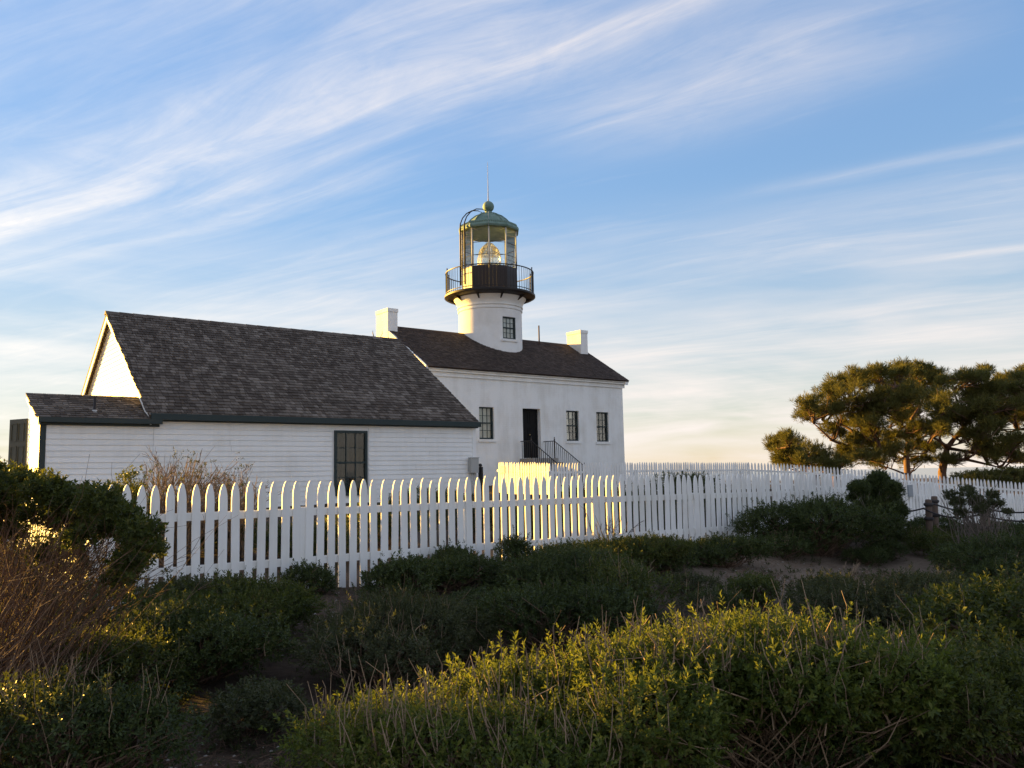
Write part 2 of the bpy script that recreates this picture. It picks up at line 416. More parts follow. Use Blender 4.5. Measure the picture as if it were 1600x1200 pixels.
def _dirt(t, p, out):
    co = world_co(t)
    n = t.noise(co, 0.7, 6, 0.6); n2 = t.noise(co, 9, 6, 0.7); n3 = t.noise(co, 70, 4, 0.6)
    c = t.mix(t.ramp(n, [(0.35, 0.0), (0.65, 1.0)]), (0.075, 0.055, 0.040), (0.135, 0.104, 0.078))
    c = t.mix(t.math('MULTIPLY', t.ramp(n2, [(0.45, 0.0), (0.7, 1.0)]), 0.7), c, (0.045, 0.034, 0.026))
    vm = t.n('ShaderNodeVectorMath', operation='DISTANCE'); t.l(co, vm.inputs[0]); vm.inputs[1].default_value = (4.6, 11.8, 0.2)
    sand = t.ramp(t.math('ADD', t.math('MULTIPLY', vm.outputs['Value'], 0.2), t.math('MULTIPLY', t.math('SUBTRACT', n2, 0.5), 0.5)), [(0.25, 0.8), (0.75, 0.0)])
    c = t.mix(sand, c, (0.26, 0.205, 0.155))
    P(t, p, Base_Color=c, Roughness=0.95)
    p.inputs['Specular IOR Level'].default_value = 0.1
    bump(t, p, t.math('ADD', t.math('MULTIPLY', n2, 0.8), t.math('MULTIPLY', n3, 0.3)), 1.0, 0.09)
M['dirt'] = mat('dirt', _dirt)
def _sea(t, p, out):
    P(t, p, Base_Color=(0.02, 0.04, 0.06), Roughness=0.15)
    bump(t, p, t.noise(world_co(t), 0.02, 5, 0.6), 0.4, 2.0)
M['sea'] = mat('sea', _sea)

# ------------------------------------------------------------------ terrain
CTRL = np.array([(0,-3,0),(0,0,0),(0,4,0.0),(2,5,0.0),(-3,5,0.05),(-5,6.5,.25),(-4.2,8.2,.45),(-2.4,9.6,.44),(-.5,11.1,.44),(1.2,12.4,.44),(3,13.8,.42),(4.8,15.2,.40),
    (6.6,16.6,.34),(8.5,18.1,.10),(11.3,20.2,-.18),(15,23.2,-.35),(17,27,-.28),(14,33,.25),(10.5,38,.80),(5.1,33.6,.88),(1.3,30.6,.92),(0,37.5,1.22),(5.5,42.5,1.25),
    (-1.2,27.5,1.05),(-5,24.3,.95),(-9.2,21.2,.85),(-11.5,19.5,.80),(-14,23,.85),(-7.3,12.4,.55),(-3,15,.6),(2,20,.65),(6,24,.55),(3,6.5,.08),(6,7.5,-.05),(5,11.5,.10),
    (9,12,-.12),(9,6,-.2),(1,8.5,.12),(-1,7,.12),(14,15,-.4),(20,20,-.6),(-10,8,.4),(-9,3,.1),(-2,49,1.15),(-12,35,1.1),(12,48,.9),(22,45,.3)], float)
def ground_z(x, y):
    x = np.asarray(x, float); y = np.asarray(y, float); sh = x.shape
    x = x.ravel(); y = y.ravel()
    d2 = (x[:, None]-CTRL[:, 0])**2 + (y[:, None]-CTRL[:, 1])**2
    w = 1.0/(d2 + 0.6)**1.6
    z = (w*CTRL[:, 2]).sum(1)/w.sum(1)
    r = np.hypot(x-2, y-20)
    z = z - np.clip(r-75, 0, None)*0.12
    return z.reshape(sh)
def gz(x, y): return float(ground_z(np.array([x]), np.array([y]))[0])

def axis(lo, hi, step, far):
    a = list(np.arange(lo, hi+1e-6, step)); g = step; p = hi; q = lo; up = []; dn = []
    while p < far: g *= 1.28; p += g; up.append(p); q -= g; dn.append(q)
    return np.array(dn[::-1] + a + up)
gx = axis(-16, 20, 0.16, 1100); gy = axis(-2, 44, 0.16, 1100)
GX, GY = np.meshgrid(gx, gy)
GZ = ground_z(GX, GY)
_near = np.clip((60-np.hypot(GX, GY-20))/30, 0, 1)
GZ = GZ + _near*(0.020*np.sin(GX*2.3+1.1*np.sin(GY*1.7))*np.sin(GY*2.9+0.7) + 0.012*np.sin(GX*6.1+GY*4.3)*np.sin(GY*7.7-GX*2.1))
nx, ny = len(gx), len(gy)
idx = np.arange(nx*ny).reshape(ny, nx)
quads = np.stack([idx[:-1, :-1], idx[:-1, 1:], idx[1:, 1:], idx[1:, :-1]], -1).reshape(-1, 4)
tag(link('ground', mesh_from('ground', np.stack([GX, GY, GZ], -1).reshape(-1, 3), quads, True), M['dirt']), 'bare brown dirt headland', None, kind='structure')
tag(MB().box(-45000, 45000, -45000, 45000, -134, -130).build('sea', M['sea']), kind='structure')

# ------------------------------------------------------------------ buildings
TH = 0.9075
DV = np.array([math.sin(TH), math.cos(TH), 0.0])       # along the fronts, to the right and away
NV = np.array([-math.cos(TH), math.sin(TH), 0.0])      # away from the camera, square to the fronts
ROT = math.atan2(DV[1], DV[0])
BARN = np.array([-9.1866, 21.3228, 0.0]); HOUSE = np.array([-3.4764, 32.56, 0.0]); HS = 1.08

def window(parent, x0, x1, z0, z1, y, cols, rows, fw=0.055, recess=0.10, bar=0.022, curtain=True, frame_mat='trim_green', name='window'):
    """sash window in a wall that faces -Y; y is the wall face"""
    yf = y + recess
    fr = MB()
    for a in ((x0, x0+fw, z0, z1), (x1-fw, x1, z0, z1), (x0+fw, x1-fw, z1-fw, z1), (x0+fw, x1-fw, z0, z0+fw*1.3)):
        fr.box(a[0], a[1], yf-0.05, yf+0.06, a[2], a[3])
    w = fr.build(name, M[frame_mat], parent)
    ax0, ax1, az0, az1 = x0+fw, x1-fw, z0+fw*1.3, z1-fw
    zm = (az0+az1)/2
    MB().box(ax0, ax1, yf-0.03, yf+0.02, zm-0.028, zm+0.028).build('meeting_rail', M[frame_mat], w)
    for i in range(1, cols):
        xx = ax0 + (ax1-ax0)*i/cols
        MB().box(xx-bar/2, xx+bar/2, yf-0.012, yf+0.018, az0, az1).build('glazing_bar', M[frame_mat], w)
    for j in range(1, rows):
        if abs(j*2-rows) < 0.1: continue
        zz = az0 + (az1-az0)*j/rows
        MB().box(ax0, ax1, yf-0.010, yf+0.016, zz-bar/2, zz+bar/2).build('glazing_bar', M[frame_mat], w)
    pw, ph = (ax1-ax0)/cols, (az1-az0)/rows
    pm = None
    for i in range(cols):
        for j in range(rows):
            if pm is None: pm = MB().box(-pw/2, pw/2, -0.002, 0.002, -ph/2, ph/2).mesh('pane')
            link('pane', pm, M['pane'], w, (ax0+pw*(i+.5), yf+0.008, az0+ph*(j+.5)),
                 (RAD(random.uniform(-.7, .7)), 0, RAD(random.uniform(-.7, .7))))
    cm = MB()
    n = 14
    for k in range(n):      # softly folded blind, or a near-black sheet for the room's shade, behind the glass
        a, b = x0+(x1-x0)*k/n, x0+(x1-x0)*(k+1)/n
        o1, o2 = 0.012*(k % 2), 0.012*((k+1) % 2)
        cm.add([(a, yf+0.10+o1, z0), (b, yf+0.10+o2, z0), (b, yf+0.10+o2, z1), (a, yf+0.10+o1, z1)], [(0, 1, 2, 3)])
    cm.build('curtain' if curtain else 'painted_dark', M['curtain' if curtain else 'painted_dark'], w)
    return w

def wall_front(mb, x0, x1, z0, z1, y, openings, depth=0.22):
    xs = sorted({x0, x1} | {v for o in openings for v in o[:2]}); zs = sorted({z0, z1} | {v for o in openings for v in o[2:]})
    for a, b in zip(xs, xs[1:]):
        for c, e in zip(zs, zs[1:]):
            if any(o[0]-1e-6 <= a and b <= o[1]+1e-6 and o[2]-1e-6 <= c and e <= o[3]+1e-6 for o in openings): continue
            mb.add([(a, y, c), (b, y, c), (b, y, e), (a, y, e)], [(0, 1, 2, 3)])
    for a, b, c, e in openings:
        k = y+depth
        mb.add([(a,y,c),(b,y,c),(b,y,e),(a,y,e),(a,k,c),(b,k,c),(b,k,e),(a,k,e)], [(0,4,5,1),(1,5,6,2),(2,6,7,3),(3,7,4,0)])

def shingle_verts(x, w, y0, z0, uy, uz, s, ln, th, rng):
    """one tapered shingle; butt end at slope distance s, on a slope rising along (uy,uz) from (y0,z0)"""
    ny_, nz_ = -uz, uy
    def pt(xx, ss, off): return (xx, y0+uy*ss+ny_*off, z0+uz*ss+nz_*off)
    j = rng.uniform(-0.012, 0.012); lift = rng.uniform(0, 0.010)
    b0 = 0.012; b1 = 0.012+th+lift
    g = 0.006
    return [pt(x+g, s+j, b0), pt(x+w-g, s+j, b0), pt(x+w-g, s+ln, 0.001), pt(x+g, s+ln, 0.001),
            pt(x+g, s+j, b1), pt(x+w-g, s+j, b1+rng.uniform(-.003, .006)), pt(x+w-g, s+ln, 0.008), pt(x+g, s+ln, 0.008)]

def shingle_slope(roof, x0, x1, y0, z0, y1, z1, exposure, wmin, wmax, th, material, singles, seed, clip=None):
    rng = np.random.default_rng(seed)
    L = math.hypot(y1-y0, z1-z0); uy, uz = (y1-y0)/L, (z1-z0)/L
    rows = int(L/exposure); field = MB(); cnt = 0
    variants = {}
    for r in range(rows):
        s = r*exposure; x = x0 - rng.uniform(0, 0.05)
        while x < x1-0.02:
            w = float(rng.choice([wmin, wmin*1.3, (wmin+wmax)/2, wmax*0.8, wmax]))
            w = min(w, x1-x+0.02)
            if x1-x-w < 0.05: w = x1-x
            v = shingle_verts(0, w, 0, 0, uy, uz, 0, min(exposure*1.55, L-s), th, rng)
            ox = (x, y0+uy*s, z0+uz*s)
            if cnt < singles:
                key = (round(w, 3), int(rng.integers(0, 3)))
                if key not in variants: variants[key] = MB().hexa(v).mesh('shingle')
                link('shingle', variants[key], material, roof, ox); cnt += 1
            else:
                field.hexa([(p[0]+ox[0], p[1]+ox[1], p[2]+ox[2]) for p in v])
            x += w
    tag(field.build('shingle_courses', material, roof), kind='stuff')

# ---- clapboard outbuilding with a lean-to
barn = thing('wooden_outbuilding', 'long white clapboard outbuilding with dark shingle roof beside the lighthouse', 'building', tuple(BARN), ROT)
BL, BE, BR, BH = 10.185, 3.424, 6.88, 5.126
YW = 0.06
core = MB()
core.add([(0.10,YW,0.3),(BL-.10,YW,0.3),(BL-.10,2*BH-YW,0.3),(0.10,2*BH-YW,0.3),(0.10,YW,BE-.02),(BL-.10,YW,BE-.02),(BL-.10,2*BH-YW,BE-.02),(0.10,2*BH-YW,BE-.02),
          (0.10,BH,BR-.06),(BL-.10,BH,BR-.06)],
         [(1,2,6,9,5),(3,0,4,8,7),(2,3,7,6)])
WX = (5.06, 6.13, 1.16, 3.07)
wall_front(core, 0.10, BL-.10, 0.3, BE-.02, YW, [WX], 0.16)
bw = core.build('wall', M['siding_white'], barn)
board_cache = {}
def board(parent, x0, x1, z, ex=0.142, y=YW, ax='x', top=None):
    """a clapboard: thick lower edge, thin upper edge; ax 'x' lies in a front wall, 'y' in a left wall"""
    h = ex*1.12
    if ax == 'x':
        p = [(0,-0.026,0),(x1-x0,-0.026,0),(x1-x0,-.001,0),(0,-.001,0),(0,-0.006,h),(x1-x0,-0.006,h),(x1-x0,-.001,h),(0,-.001,h)]
        loc = (x0, y, z)
    else:
        t0, t1 = top if top else (x0, x1)
        p = [(-0.026,0,0),(-.001,0,0),(-.001,x1-x0,0),(-0.026,x1-x0,0),(-0.006,t0-x0,h),(-.001,t0-x0,h),(-.001,t1-x0,h),(-0.006,t1-x0,h)]
        loc = (y, x0, z)
    key = (ax, round(x1-x0, 3), round(h, 3), None if top is None else (round(top[0]-x0, 3), round(top[1]-x0, 3)))
    if key not in board_cache: board_cache[key] = MB().hexa(p).mesh('siding_board')
    return link('siding_board', board_cache[key], M['siding_white'], parent, loc)
ex = 0.142
for r in range(19):
    z = 0.62 + r*ex
    if z > BE-.18: break
    segs = [(0.04, WX[0]-.06), (WX[1]+.06, BL-.2)] if (z+ex > WX[2]-.05 and z < WX[3]+.05) else [(0.04, BL-.2)]
    out = []
    for a, b in segs:
        if b-a > 6.0:
            c = a+random.uniform(2.5, b-a-2.5); out += [(a, c-.0015), (c+.0015, b)]
        elif b-a > 3.6 and random.random() < .5:
            c = a+random.uniform(1.2, b-a-1.2); out += [(a, c-.0015), (c+.0015, b)]
        else: out.append((a, b))
    for a, b in out: board(bw, a, b, z)
# gable boards (left end, above and behind the lean-to)
for r in range(45):
    z = 0.62 + r*ex
    def ext(zz): 
        t = max(0.0, (zz-BE)/(BR-BE)); return (0.12+t*(BH-.12), 2*BH-0.12-t*(BH-.12))
    a, b = ext(z+.03); c, e = ext(z+ex*1.12+.03)
    if b-a < .15: break
    if z+ex < 3.2 and True: a = c = max(a, 1.85)
    board(bw, a, b, z, ax='y', y=0.10, top=(min(c, e-.02), max(e, c+.02)))
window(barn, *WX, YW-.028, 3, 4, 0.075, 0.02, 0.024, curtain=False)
for xx in (BL-.2,):      # white corner boards
    MB().box(xx, xx+.14, YW-.034, YW+.02, 0.4, BE-.05).build('corner_board', M['siding_white'], barn)
MB().box(-0.08, BL+.03, -0.16, -0.03, BE-.17, BE-.01).build('gutter', M['trim_green'], barn)
MB().box(-0.06, BL+.01, -0.028, YW-.03, BE-.20, BE-.05).build('fascia', M['trim_green'], barn)
roof = MB()
uy, uz = BH+.10, (BR-BE)*(BH+.10)/BH
e0 = (-.10, BE-.0674)
roof.prism_x([e0, (BH, BR), (2*BH+.10, BE-.0674), (2*BH+.10, BE-.15), (BH, BR-.09), (-.10, BE-.15)], -0.10, BL+.03)
rf = roof.build('roof', M['shingle'], barn)
shingle_slope(rf, -0.12, BL+.05, e0[0]-.03, e0[1]-.02, BH, BR, 0.175, 0.075, 0.19, 0.018, M['shingle'], 300, 3)
for k in range(26):       # ridge boards, a long narrow cap in short lengths
    a = -0.13 + k*(BL+.18)/26
    MB().hexa([(a,BH-.15,BR-.065),(a+.43,BH-.15,BR-.065),(a+.43,BH+.15,BR-.065),(a,BH+.15,BR-.065),(a,BH-.02,BR+.05),(a+.43,BH-.02,BR+.04),(a+.43,BH+.02,BR+.04),(a,BH+.02,BR+.05)]).build('ridge_cap', M['shingle'], rf)
for s, nm in ((1, 'rake_board'), (-1, 'rake_board')):    # dark rake boards under the overhang
    y0, y1 = (-.08, BH) if s == 1 else (2*BH+.08, BH)
    MB().hexa([(-.088,y0,BE-.30),(-.05,y0,BE-.30),(-.05,y0,BE-.155),(-.088,y0,BE-.155),(-.088,y1,BR-.24),(-.05,y1,BR-.24),(-.05,y1,BR-.095),(-.088,y1,BR-.095)]).build(nm, M['siding_white'], barn)
# lean-to
SD, SB, SE, SX = 1.77, 3.97, 3.27, -2.50
lc = MB()
lc.add([(SX,YW,.3),(0.09,YW,.3),(0.09,SD,.3),(SX,SD,.3),(SX,YW,SE-.06),(0.09,YW,SE-.06),(0.09,SD,SB-.08),(SX,SD,SB-.08)],
       [(0,1,5,4),(2,3,7,6),(3,0,4,7)])
lw = lc.build('lean_to_wall', M['siding_white'], barn)
for r in range(18):
    z = 0.62 + r*ex
    if z+ex > SE-.05: break
    board(lw, SX+.11, 0.035, z)
for r in range(25):
    z = 0.62 + r*ex
    t0 = max(YW+.03, YW+(z+.10-(SE-.06))/(SB-SE)*SD); t1 = max(YW+.03, YW+(z+.10+ex*1.12-(SE-.06))/(SB-SE)*SD)
    if t0 > SD-.2: break
    board(lw, t0, SD, z, ax='y', y=SX, top=(min(t1, SD-.05), SD))
MB().box(SX-.034, SX+.10, YW-.036, YW+.02, .4, SE-.10).build('corner_board', M['trim_green'], barn)
lr = MB()
lr.prism_x([(-.10, SE-.02), (SD+.06, SB+.02), (SD+.06, SB-.05), (-.10, SE-.09)], SX-.10, 0.14)
lro = lr.build('lean_to_roof', M['shingle'], barn)
shingle_slope(lro, SX-.12, 0.15, -.13, SE-.03, SD+.06, SB+.02, 0.17, 0.10, 0.24, 0.016, M['shingle'], 0, 5)
MB().box(SX-.10, 0.20, -0.16, -0.03, SE-.13, SE-.01).build('gutter', M['trim_green'], barn)
MB().box(SX-.08, 0.16, -0.028, YW-.03, SE-.19, SE-.05).build('fascia', M['trim_green'], barn)
MB().hexa([(SX-.09,-.08,SE-.20),(SX-.05,-.08,SE-.20),(SX-.05,-.08,SE-.085),(SX-.09,-.08,SE-.085),(SX-.09,SD+.05,SB-.17),(SX-.05,SD+.05,SB-.17),(SX-.05,SD+.05,SB-.055),(SX-.09,SD+.05,SB-.055)]).build('rake_board', M['siding_white'], barn)
vp = MB().lathe([(.075,3.30),(.075,3.32),(.04,3.40),(.036,3.80),(.0,3.80)], -1.28, .42, 14).build('vent_pipe', M['iron'], barn, True)
MB().lathe([(.12,3.36),(.09,3.44),(.045,3.50)], -1.28, .42, 14).build('flashing', M['metal_grey'], vp, True)
# door leaf standing open at the back corner
dl = bpy.data.objects.new('door', None); COL.objects.link(dl); dl.parent = barn; dl.location = (SX-.03, SD+.02, 0)
dl.rotation_euler = (0, 0, RAD(153)-ROT)
dbm = MB(); DWd = 0.70
dbm.box(0, DWd, 0, .04, 0.9, 3.34)
dbm.build('door_leaf', M['door_grey'], dl)
for k in range(4):
    z0 = 1.02+k*.585
    for c in ((0.09, .33), (.37, .61)):
        pn = MB(); 
        for a in ((c[0], c[0]+.022, z0, z0+.46), (c[1]-.022, c[1], z0, z0+.46), (c[0]+.022, c[1]-.022, z0, z0+.022), (c[0]+.022, c[1]-.022, z0+.438, z0+.46)):
            pn.box(a[0], a[1], 0.038, .056, a[2], a[3])
        pn.build('panel_moulding', M['door_grey'], dl)
MB().lathe([(0,-.03),(.028,-.02),(.034,0),(.028,.02),(0,.03)], 0.07, 0.085, 12).build('knob', M['metal_grey'], dl, True, (0, 0, 1.95))

# ---- electrical box on the outbuilding's corner
eb = thing('electrical_box', 'grey metal electrical box with conduit on the outbuilding corner', 'electrical box', tuple(BARN+DV*9.93+NV*(YW-.06)), ROT)
MB().box(-.13, .17, -.15, 0.0, 1.76, 2.24).build('cabinet', M['metal_grey'], eb)
MB().box(-.15, .19, -.165, .0, 2.242, 2.262).build('hood', M['metal_grey'], eb)
for xx in (-.05, .02): MB().tube([(xx,-.07,.85),(xx,-.07,1.757)], .018, 8).build('conduit', M['metal_grey'], eb, True)
MB().box(.235, .30, -.20, -.02, 1.0, 1.95).build('meter_riser', M['iron'], eb)
MB().lathe([(0,1.95),(.06,1.96),(.065,2.0),(.04,2.05),(0,2.06)], .265, -.1, 14).build('meter_cap', M['iron'], eb, True)

# ---- the lighthouse: masonry dwelling with the tower rising through its roof
lh = thing('lighthouse', 'white lighthouse, round tower with green-domed lantern rising from a gabled dwelling', 'lighthouse', (HOUSE[0]*HS, HOUSE[1]*HS, 1.7*(1-HS)), ROT)
lh.scale = (HS, HS, HS)
HL, HE, HR, HH = 11.27, 6.06, 8.05, 3.27
X0, X1, Y0, Y1 = 0.06, 11.06, 0.04, 2*3.27-.04
OPEN = [(2.70, 3.46, 3.14, 4.47), (4.99, 5.97, 2.36, 4.48), (7.47, 8.23, 3.11, 4.46), (9.31, 10.09, 3.09, 4.45)]
hw = MB()
hw.add([(X0,Y0,.5),(X1,Y0,.5),(X1,Y1,.5),(X0,Y1,.5),(X0,Y0,HE-.05),(X1,Y0,HE-.05),(X1,Y1,HE-.05),(X0,Y1,HE-.05),(X0,HH,HR-.06),(X1,HH,HR-.06)],
       [(1,2,6,9,5),(3,0,4,8,7),(2,3,7,6)])
wall_front(hw, X0, X1, .5, HE-.05, Y0, OPEN, 0.24)
hwo = hw.build('dwelling_wall', M['house_white'], lh)
for o in (OPEN[0], OPEN[2], OPEN[3]):
    w = window(lh, *o, Y0, 3, 4, 0.05, 0.13, 0.018)
    MB().box(o[0]-.07, o[1]+.07, Y0-.05, Y0+.10, o[2]-.115, o[2]-.003).build('sill', M['house_white'], w)
# cornice
cz = HE-.135
MB().box(X0-.06, X1+.10, Y0-.055, Y0-.002, cz-.30, cz-.13).build('frieze', M['house_white'], lh)
MB().box(X0-.10, X1+.17, Y0-.14, Y0-.003, cz-.127, cz-.045).build('cornice', M['house_white'], lh)
MB().box(X0-.12, X1+.24, Y0-.20, Y0-.003, cz-.042, cz+.012).build('cornice', M['house_white'], lh)
rm = MB()
sl = (HR-HE)/HH
rm.prism_x([(-.20, HE-.20*sl+.03), (HH, HR+.03), (2*HH+.20, HE-.20*sl+.03), (2*HH+.20, HE-.20*sl-.02), (HH, HR-.06), (-.20, HE-.20*sl-.02)], .12, HL)
hro = rm.build('roof', M['shingle_brown'], lh)
shingle_slope(hro, .11, HL+.02, -.22, HE-.22*sl+.03, HH, HR+.03, 0.14, 0.09, 0.19, 0.010, M['shingle_brown'], 0, 9)
MB().prism_x([(HH-.12, HR-.02), (HH, HR+.075), (HH+.12, HR-.02)], .11, HL+.02).build('ridge_cap', M['shingle_brown'], hro)
MB().hexa([(.02,-.18,HE-.30),(.115,-.18,HE-.30),(.115,-.18,HE-.065),(.02,-.18,HE-.065),(.02,HH,HR-.22),(.115,HH,HR-.22),(.115,HH,HR+.045),(.02,HH,HR+.045)]).build('rake_board', M['house_white'], lh)
MB().hexa([(X1+.002,-.18,HE-.30),(X1+.17,-.18,HE-.30),(X1+.17,-.18,HE-.112),(X1+.002,-.18,HE-.112),(X1+.002,HH,HR-.22),(X1+.17,HH,HR-.22),(X1+.17,HH,HR-.065),(X1+.002,HH,HR-.065)]).build('rake_board', M['house_white'], lh)
for cx, cy, top in ((.005, 2.77, 8.77), (10.58, 2.32, 8.72)):
    c = MB().box(cx, cx+.47, cy, cy+1.0, 6.4, top-.15).build('chimney', M['house_white'], lh)
    MB().box(cx-.025, cx+.495, cy-.025, cy+1.025, top-.148, top).build('chimney_cap', M['house_white'], c)
    MB().box(cx+.1, cx+.37, cy+.15, cy+.85, top+.001, top+.004).build('flue_shade', M['painted_dark'], c)  # near-black slab painted in for the shade of the chimney opening
MB().lathe([(.035,7.9),(.035,8.83),(0,8.83)], 8.44, 2.95, 10).build('vent_pipe', M['post_wood'], lh, True)
MB().tube([(.02,3.75,7.55),(-.12,3.72,7.62),(-.2,3.70,7.80),(-.2,3.70,7.95)], .02, 6).build('bracket', M['iron'], lh, True)
# door deep in its reveal, coloured near-black for the open doorway's shade, and the stoop
ox0, ox1, oz0, oz1 = OPEN[1]
dr = MB().box(ox0, ox1, Y0+.20, Y0+.24, oz0, oz1).build('door', M['doorway_shade'], lh)
for k in range(3):
    for c in ((ox0+.10, ox0+.44), (ox0+.54, ox1-.10)):
        z0 = oz0+.15+k*.66; pn = MB()
        for a in ((c[0], c[0]+.03, z0, z0+.52), (c[1]-.03, c[1], z0, z0+.52), (c[0]+.03, c[1]-.03, z0, z0+.03), (c[0]+.03, c[1]-.03, z0+.49, z0+.52)):
            pn.box(a[0], a[1], Y0+.182, Y0+.199, a[2], a[3])
        pn.build('panel_moulding', M['doorway_shade'], dr)
MB().lathe([(0,-.03),(.026,-.02),(.032,0),(.026,.02),(0,.03)], ox0+.50, Y0+.165, 10).build('knob', M['brass'], dr, True, (0, 0, oz0+1.0))
st0, st1 = 4.78, 6.16
MB().box(st0, st1, -.85, Y0-.003, .6, 2.33).build('landing', M['stone'], lh)
for k in range(6):
    MB().box(st0, st1, -.85-.28*(k+1)+.003, -.85-.28*k, .6, 2.33-.175*(k+1)).build('step', M['stone'], lh)
for xx in (st0+.05, st1-.05):
    hr = MB().tube([(xx, Y0-.02, 3.06), (xx, -.68, 3.06), (xx, -.70, 3.05), (xx, -2.40, 2.03), (xx, -2.47, 2.02), (xx, -2.52, 2.09)], .018, 8).build('handrail', M['iron'], lh, True)
    MB().lathe([(.03,2.33),(.03,3.14),(.012,3.16),(.03,3.19),(.012,3.23),(0,3.235)], xx, -.69, 10).build('newel', M['iron'], hr, True)
    MB().box(xx-.02, xx+.02, -2.42, -2.38, 1.1, 2.04).build('newel', M['iron'], hr)
    for k in range(5):
        yy = Y0-.12-.12*k
        MB().box(xx-.009, xx+.009, yy-.009, yy+.009, 2.33, 3.05).build('baluster', M['iron'], hr)
    for k in range(12):
        yy = -.83-.125*k; zt = 3.05+(yy+.70)*.6
        MB().box(xx-.009, xx+.009, yy-.009, yy+.009, zt-.80, zt).build('baluster', M['iron'], hr)

# tower
TX, TY, TR = 5.71, 3.21, 1.475
tower = bpy.data.objects.new('tower', None); COL.objects.link(tower); tower.parent = lh; tower.location = (TX, TY, 0)
wa = math.asin(.37/TR)
angs = list(np.linspace(-math.pi/2-wa, -math.pi/2+wa, 9)) + list(np.linspace(-math.pi/2+wa, 1.5*math.pi-wa, 80)[1:-1])
tz = [5.0, 7.77, 8.79, 9.18]
tv, tf = [], []
for a in angs: tv += [(TR*math.cos(a), TR*math.sin(a), z) for z in tz]
nA = len(angs)
for k in range(nA):
    k2 = (k+1) % nA
    for i in range(3):
        if i == 1 and k < 8: continue
        tf.append((k*4+i, k2*4+i, k2*4+i+1, k*4+i+1))
yb = -TR*math.cos(wa)+.20; xb = .37
o = len(tv)
tv += [(-xb, -TR*math.cos(wa), 7.77), (xb, -TR*math.cos(wa), 7.77), (xb, -TR*math.cos(wa), 8.79), (-xb, -TR*math.cos(wa), 8.79), (-xb, yb, 7.77), (xb, yb, 7.77), (xb, yb, 8.79), (-xb, yb, 8.79)]
tf += [(o,o+4,o+5,o+1), (o+1,o+5,o+6,o+2), (o+2,o+6,o+7,o+3), (o+3,o+7,o+4,o)]
tf += [[k*4+1 for k in range(9)], [k*4+2 for k in range(9)][::-1]]
tb = MB().add(tv, tf).build('shaft', M['tower_white'], tower); smooth_by_angle(tb, 35)
window(tower, -.37, .37, 7.77, 8.79, -TR*math.cos(wa), 3, 4, 0.05, 0.07, 0.018)
MB().box(-.45, .45, -TR-.035, -TR*math.cos(wa)+.1, 7.66, 7.767).build('sill', M['tower_white'], tower)
cap = MB().lathe([(TR-.05,9.10),(TR,9.181),(TR+.035,9.19),(TR+.04,9.24),(TR+.01,9.25),(TR+.012,9.34),(TR+.06,9.35),(TR+.065,9.40),(TR+.03,9.41),(TR+.05,9.50),(TR+.11,9.62),(TR+.20,9.74),(TR+.22,9.80)], 0, 0, 80).build('moulding', M['tower_white'], tower)
smooth_by_angle(cap, 30)
gd = MB().lathe([(TR,9.795),(TR+.45,9.83),(2.06,9.86),(2.13,9.90),(2.13,9.985),(2.10,10.0),(1.2,10.02)], 0, 0, 80).build('gallery_deck', M['iron'], tower)
smooth_by_angle(gd, 30)
A0 = RAD(-88.6)-ROT            # a corner of the ten-sided lantern points at the viewer
bk = MB().hexa([(1.50,-.03,9.60),(1.56,-.03,9.60),(1.56,.03,9.60),(1.50,.03,9.60),(1.50,-.03,9.83),(2.02,-.03,9.85),(2.02,.03,9.85),(1.50,.03,9.83)]).mesh('bracket')
grl = MB()
def ring(mb, r, z, t, seg=80):
    mb.lathe([(r-t,z-t),(r+t,z-t),(r+t,z+t),(r-t,z+t),(r-t,z-t)], 0, 0, seg, cap=False)
ring(grl, 2.06, 11.06, .02); ring(grl, 2.06, 10.10, .014)
rail = grl.build('gallery_railing', M['iron'], tower)
bal = MB().lathe([(.011,10.0),(.011,11.05)], 0, 0, 6).mesh('baluster')
post = MB().lathe([(.028,10.0),(.028,11.10),(.012,11.12),(.034,11.16),(.030,11.20),(0,11.225)], 0, 0, 10).mesh('newel')
for k in range(80):
    a = A0+2*math.pi*k/80
    if k % 8 == 0: link('newel', post, M['iron'], rail, (2.06*math.cos(a), 2.06*math.sin(a), 0))
    else: link('baluster', bal, M['iron'], rail, (2.06*math.cos(a), 2.06*math.sin(a), 0))
    if k % 8 == 4: link('bracket', bk, M['iron'], gd, (0, 0, 0), (0, 0, a))
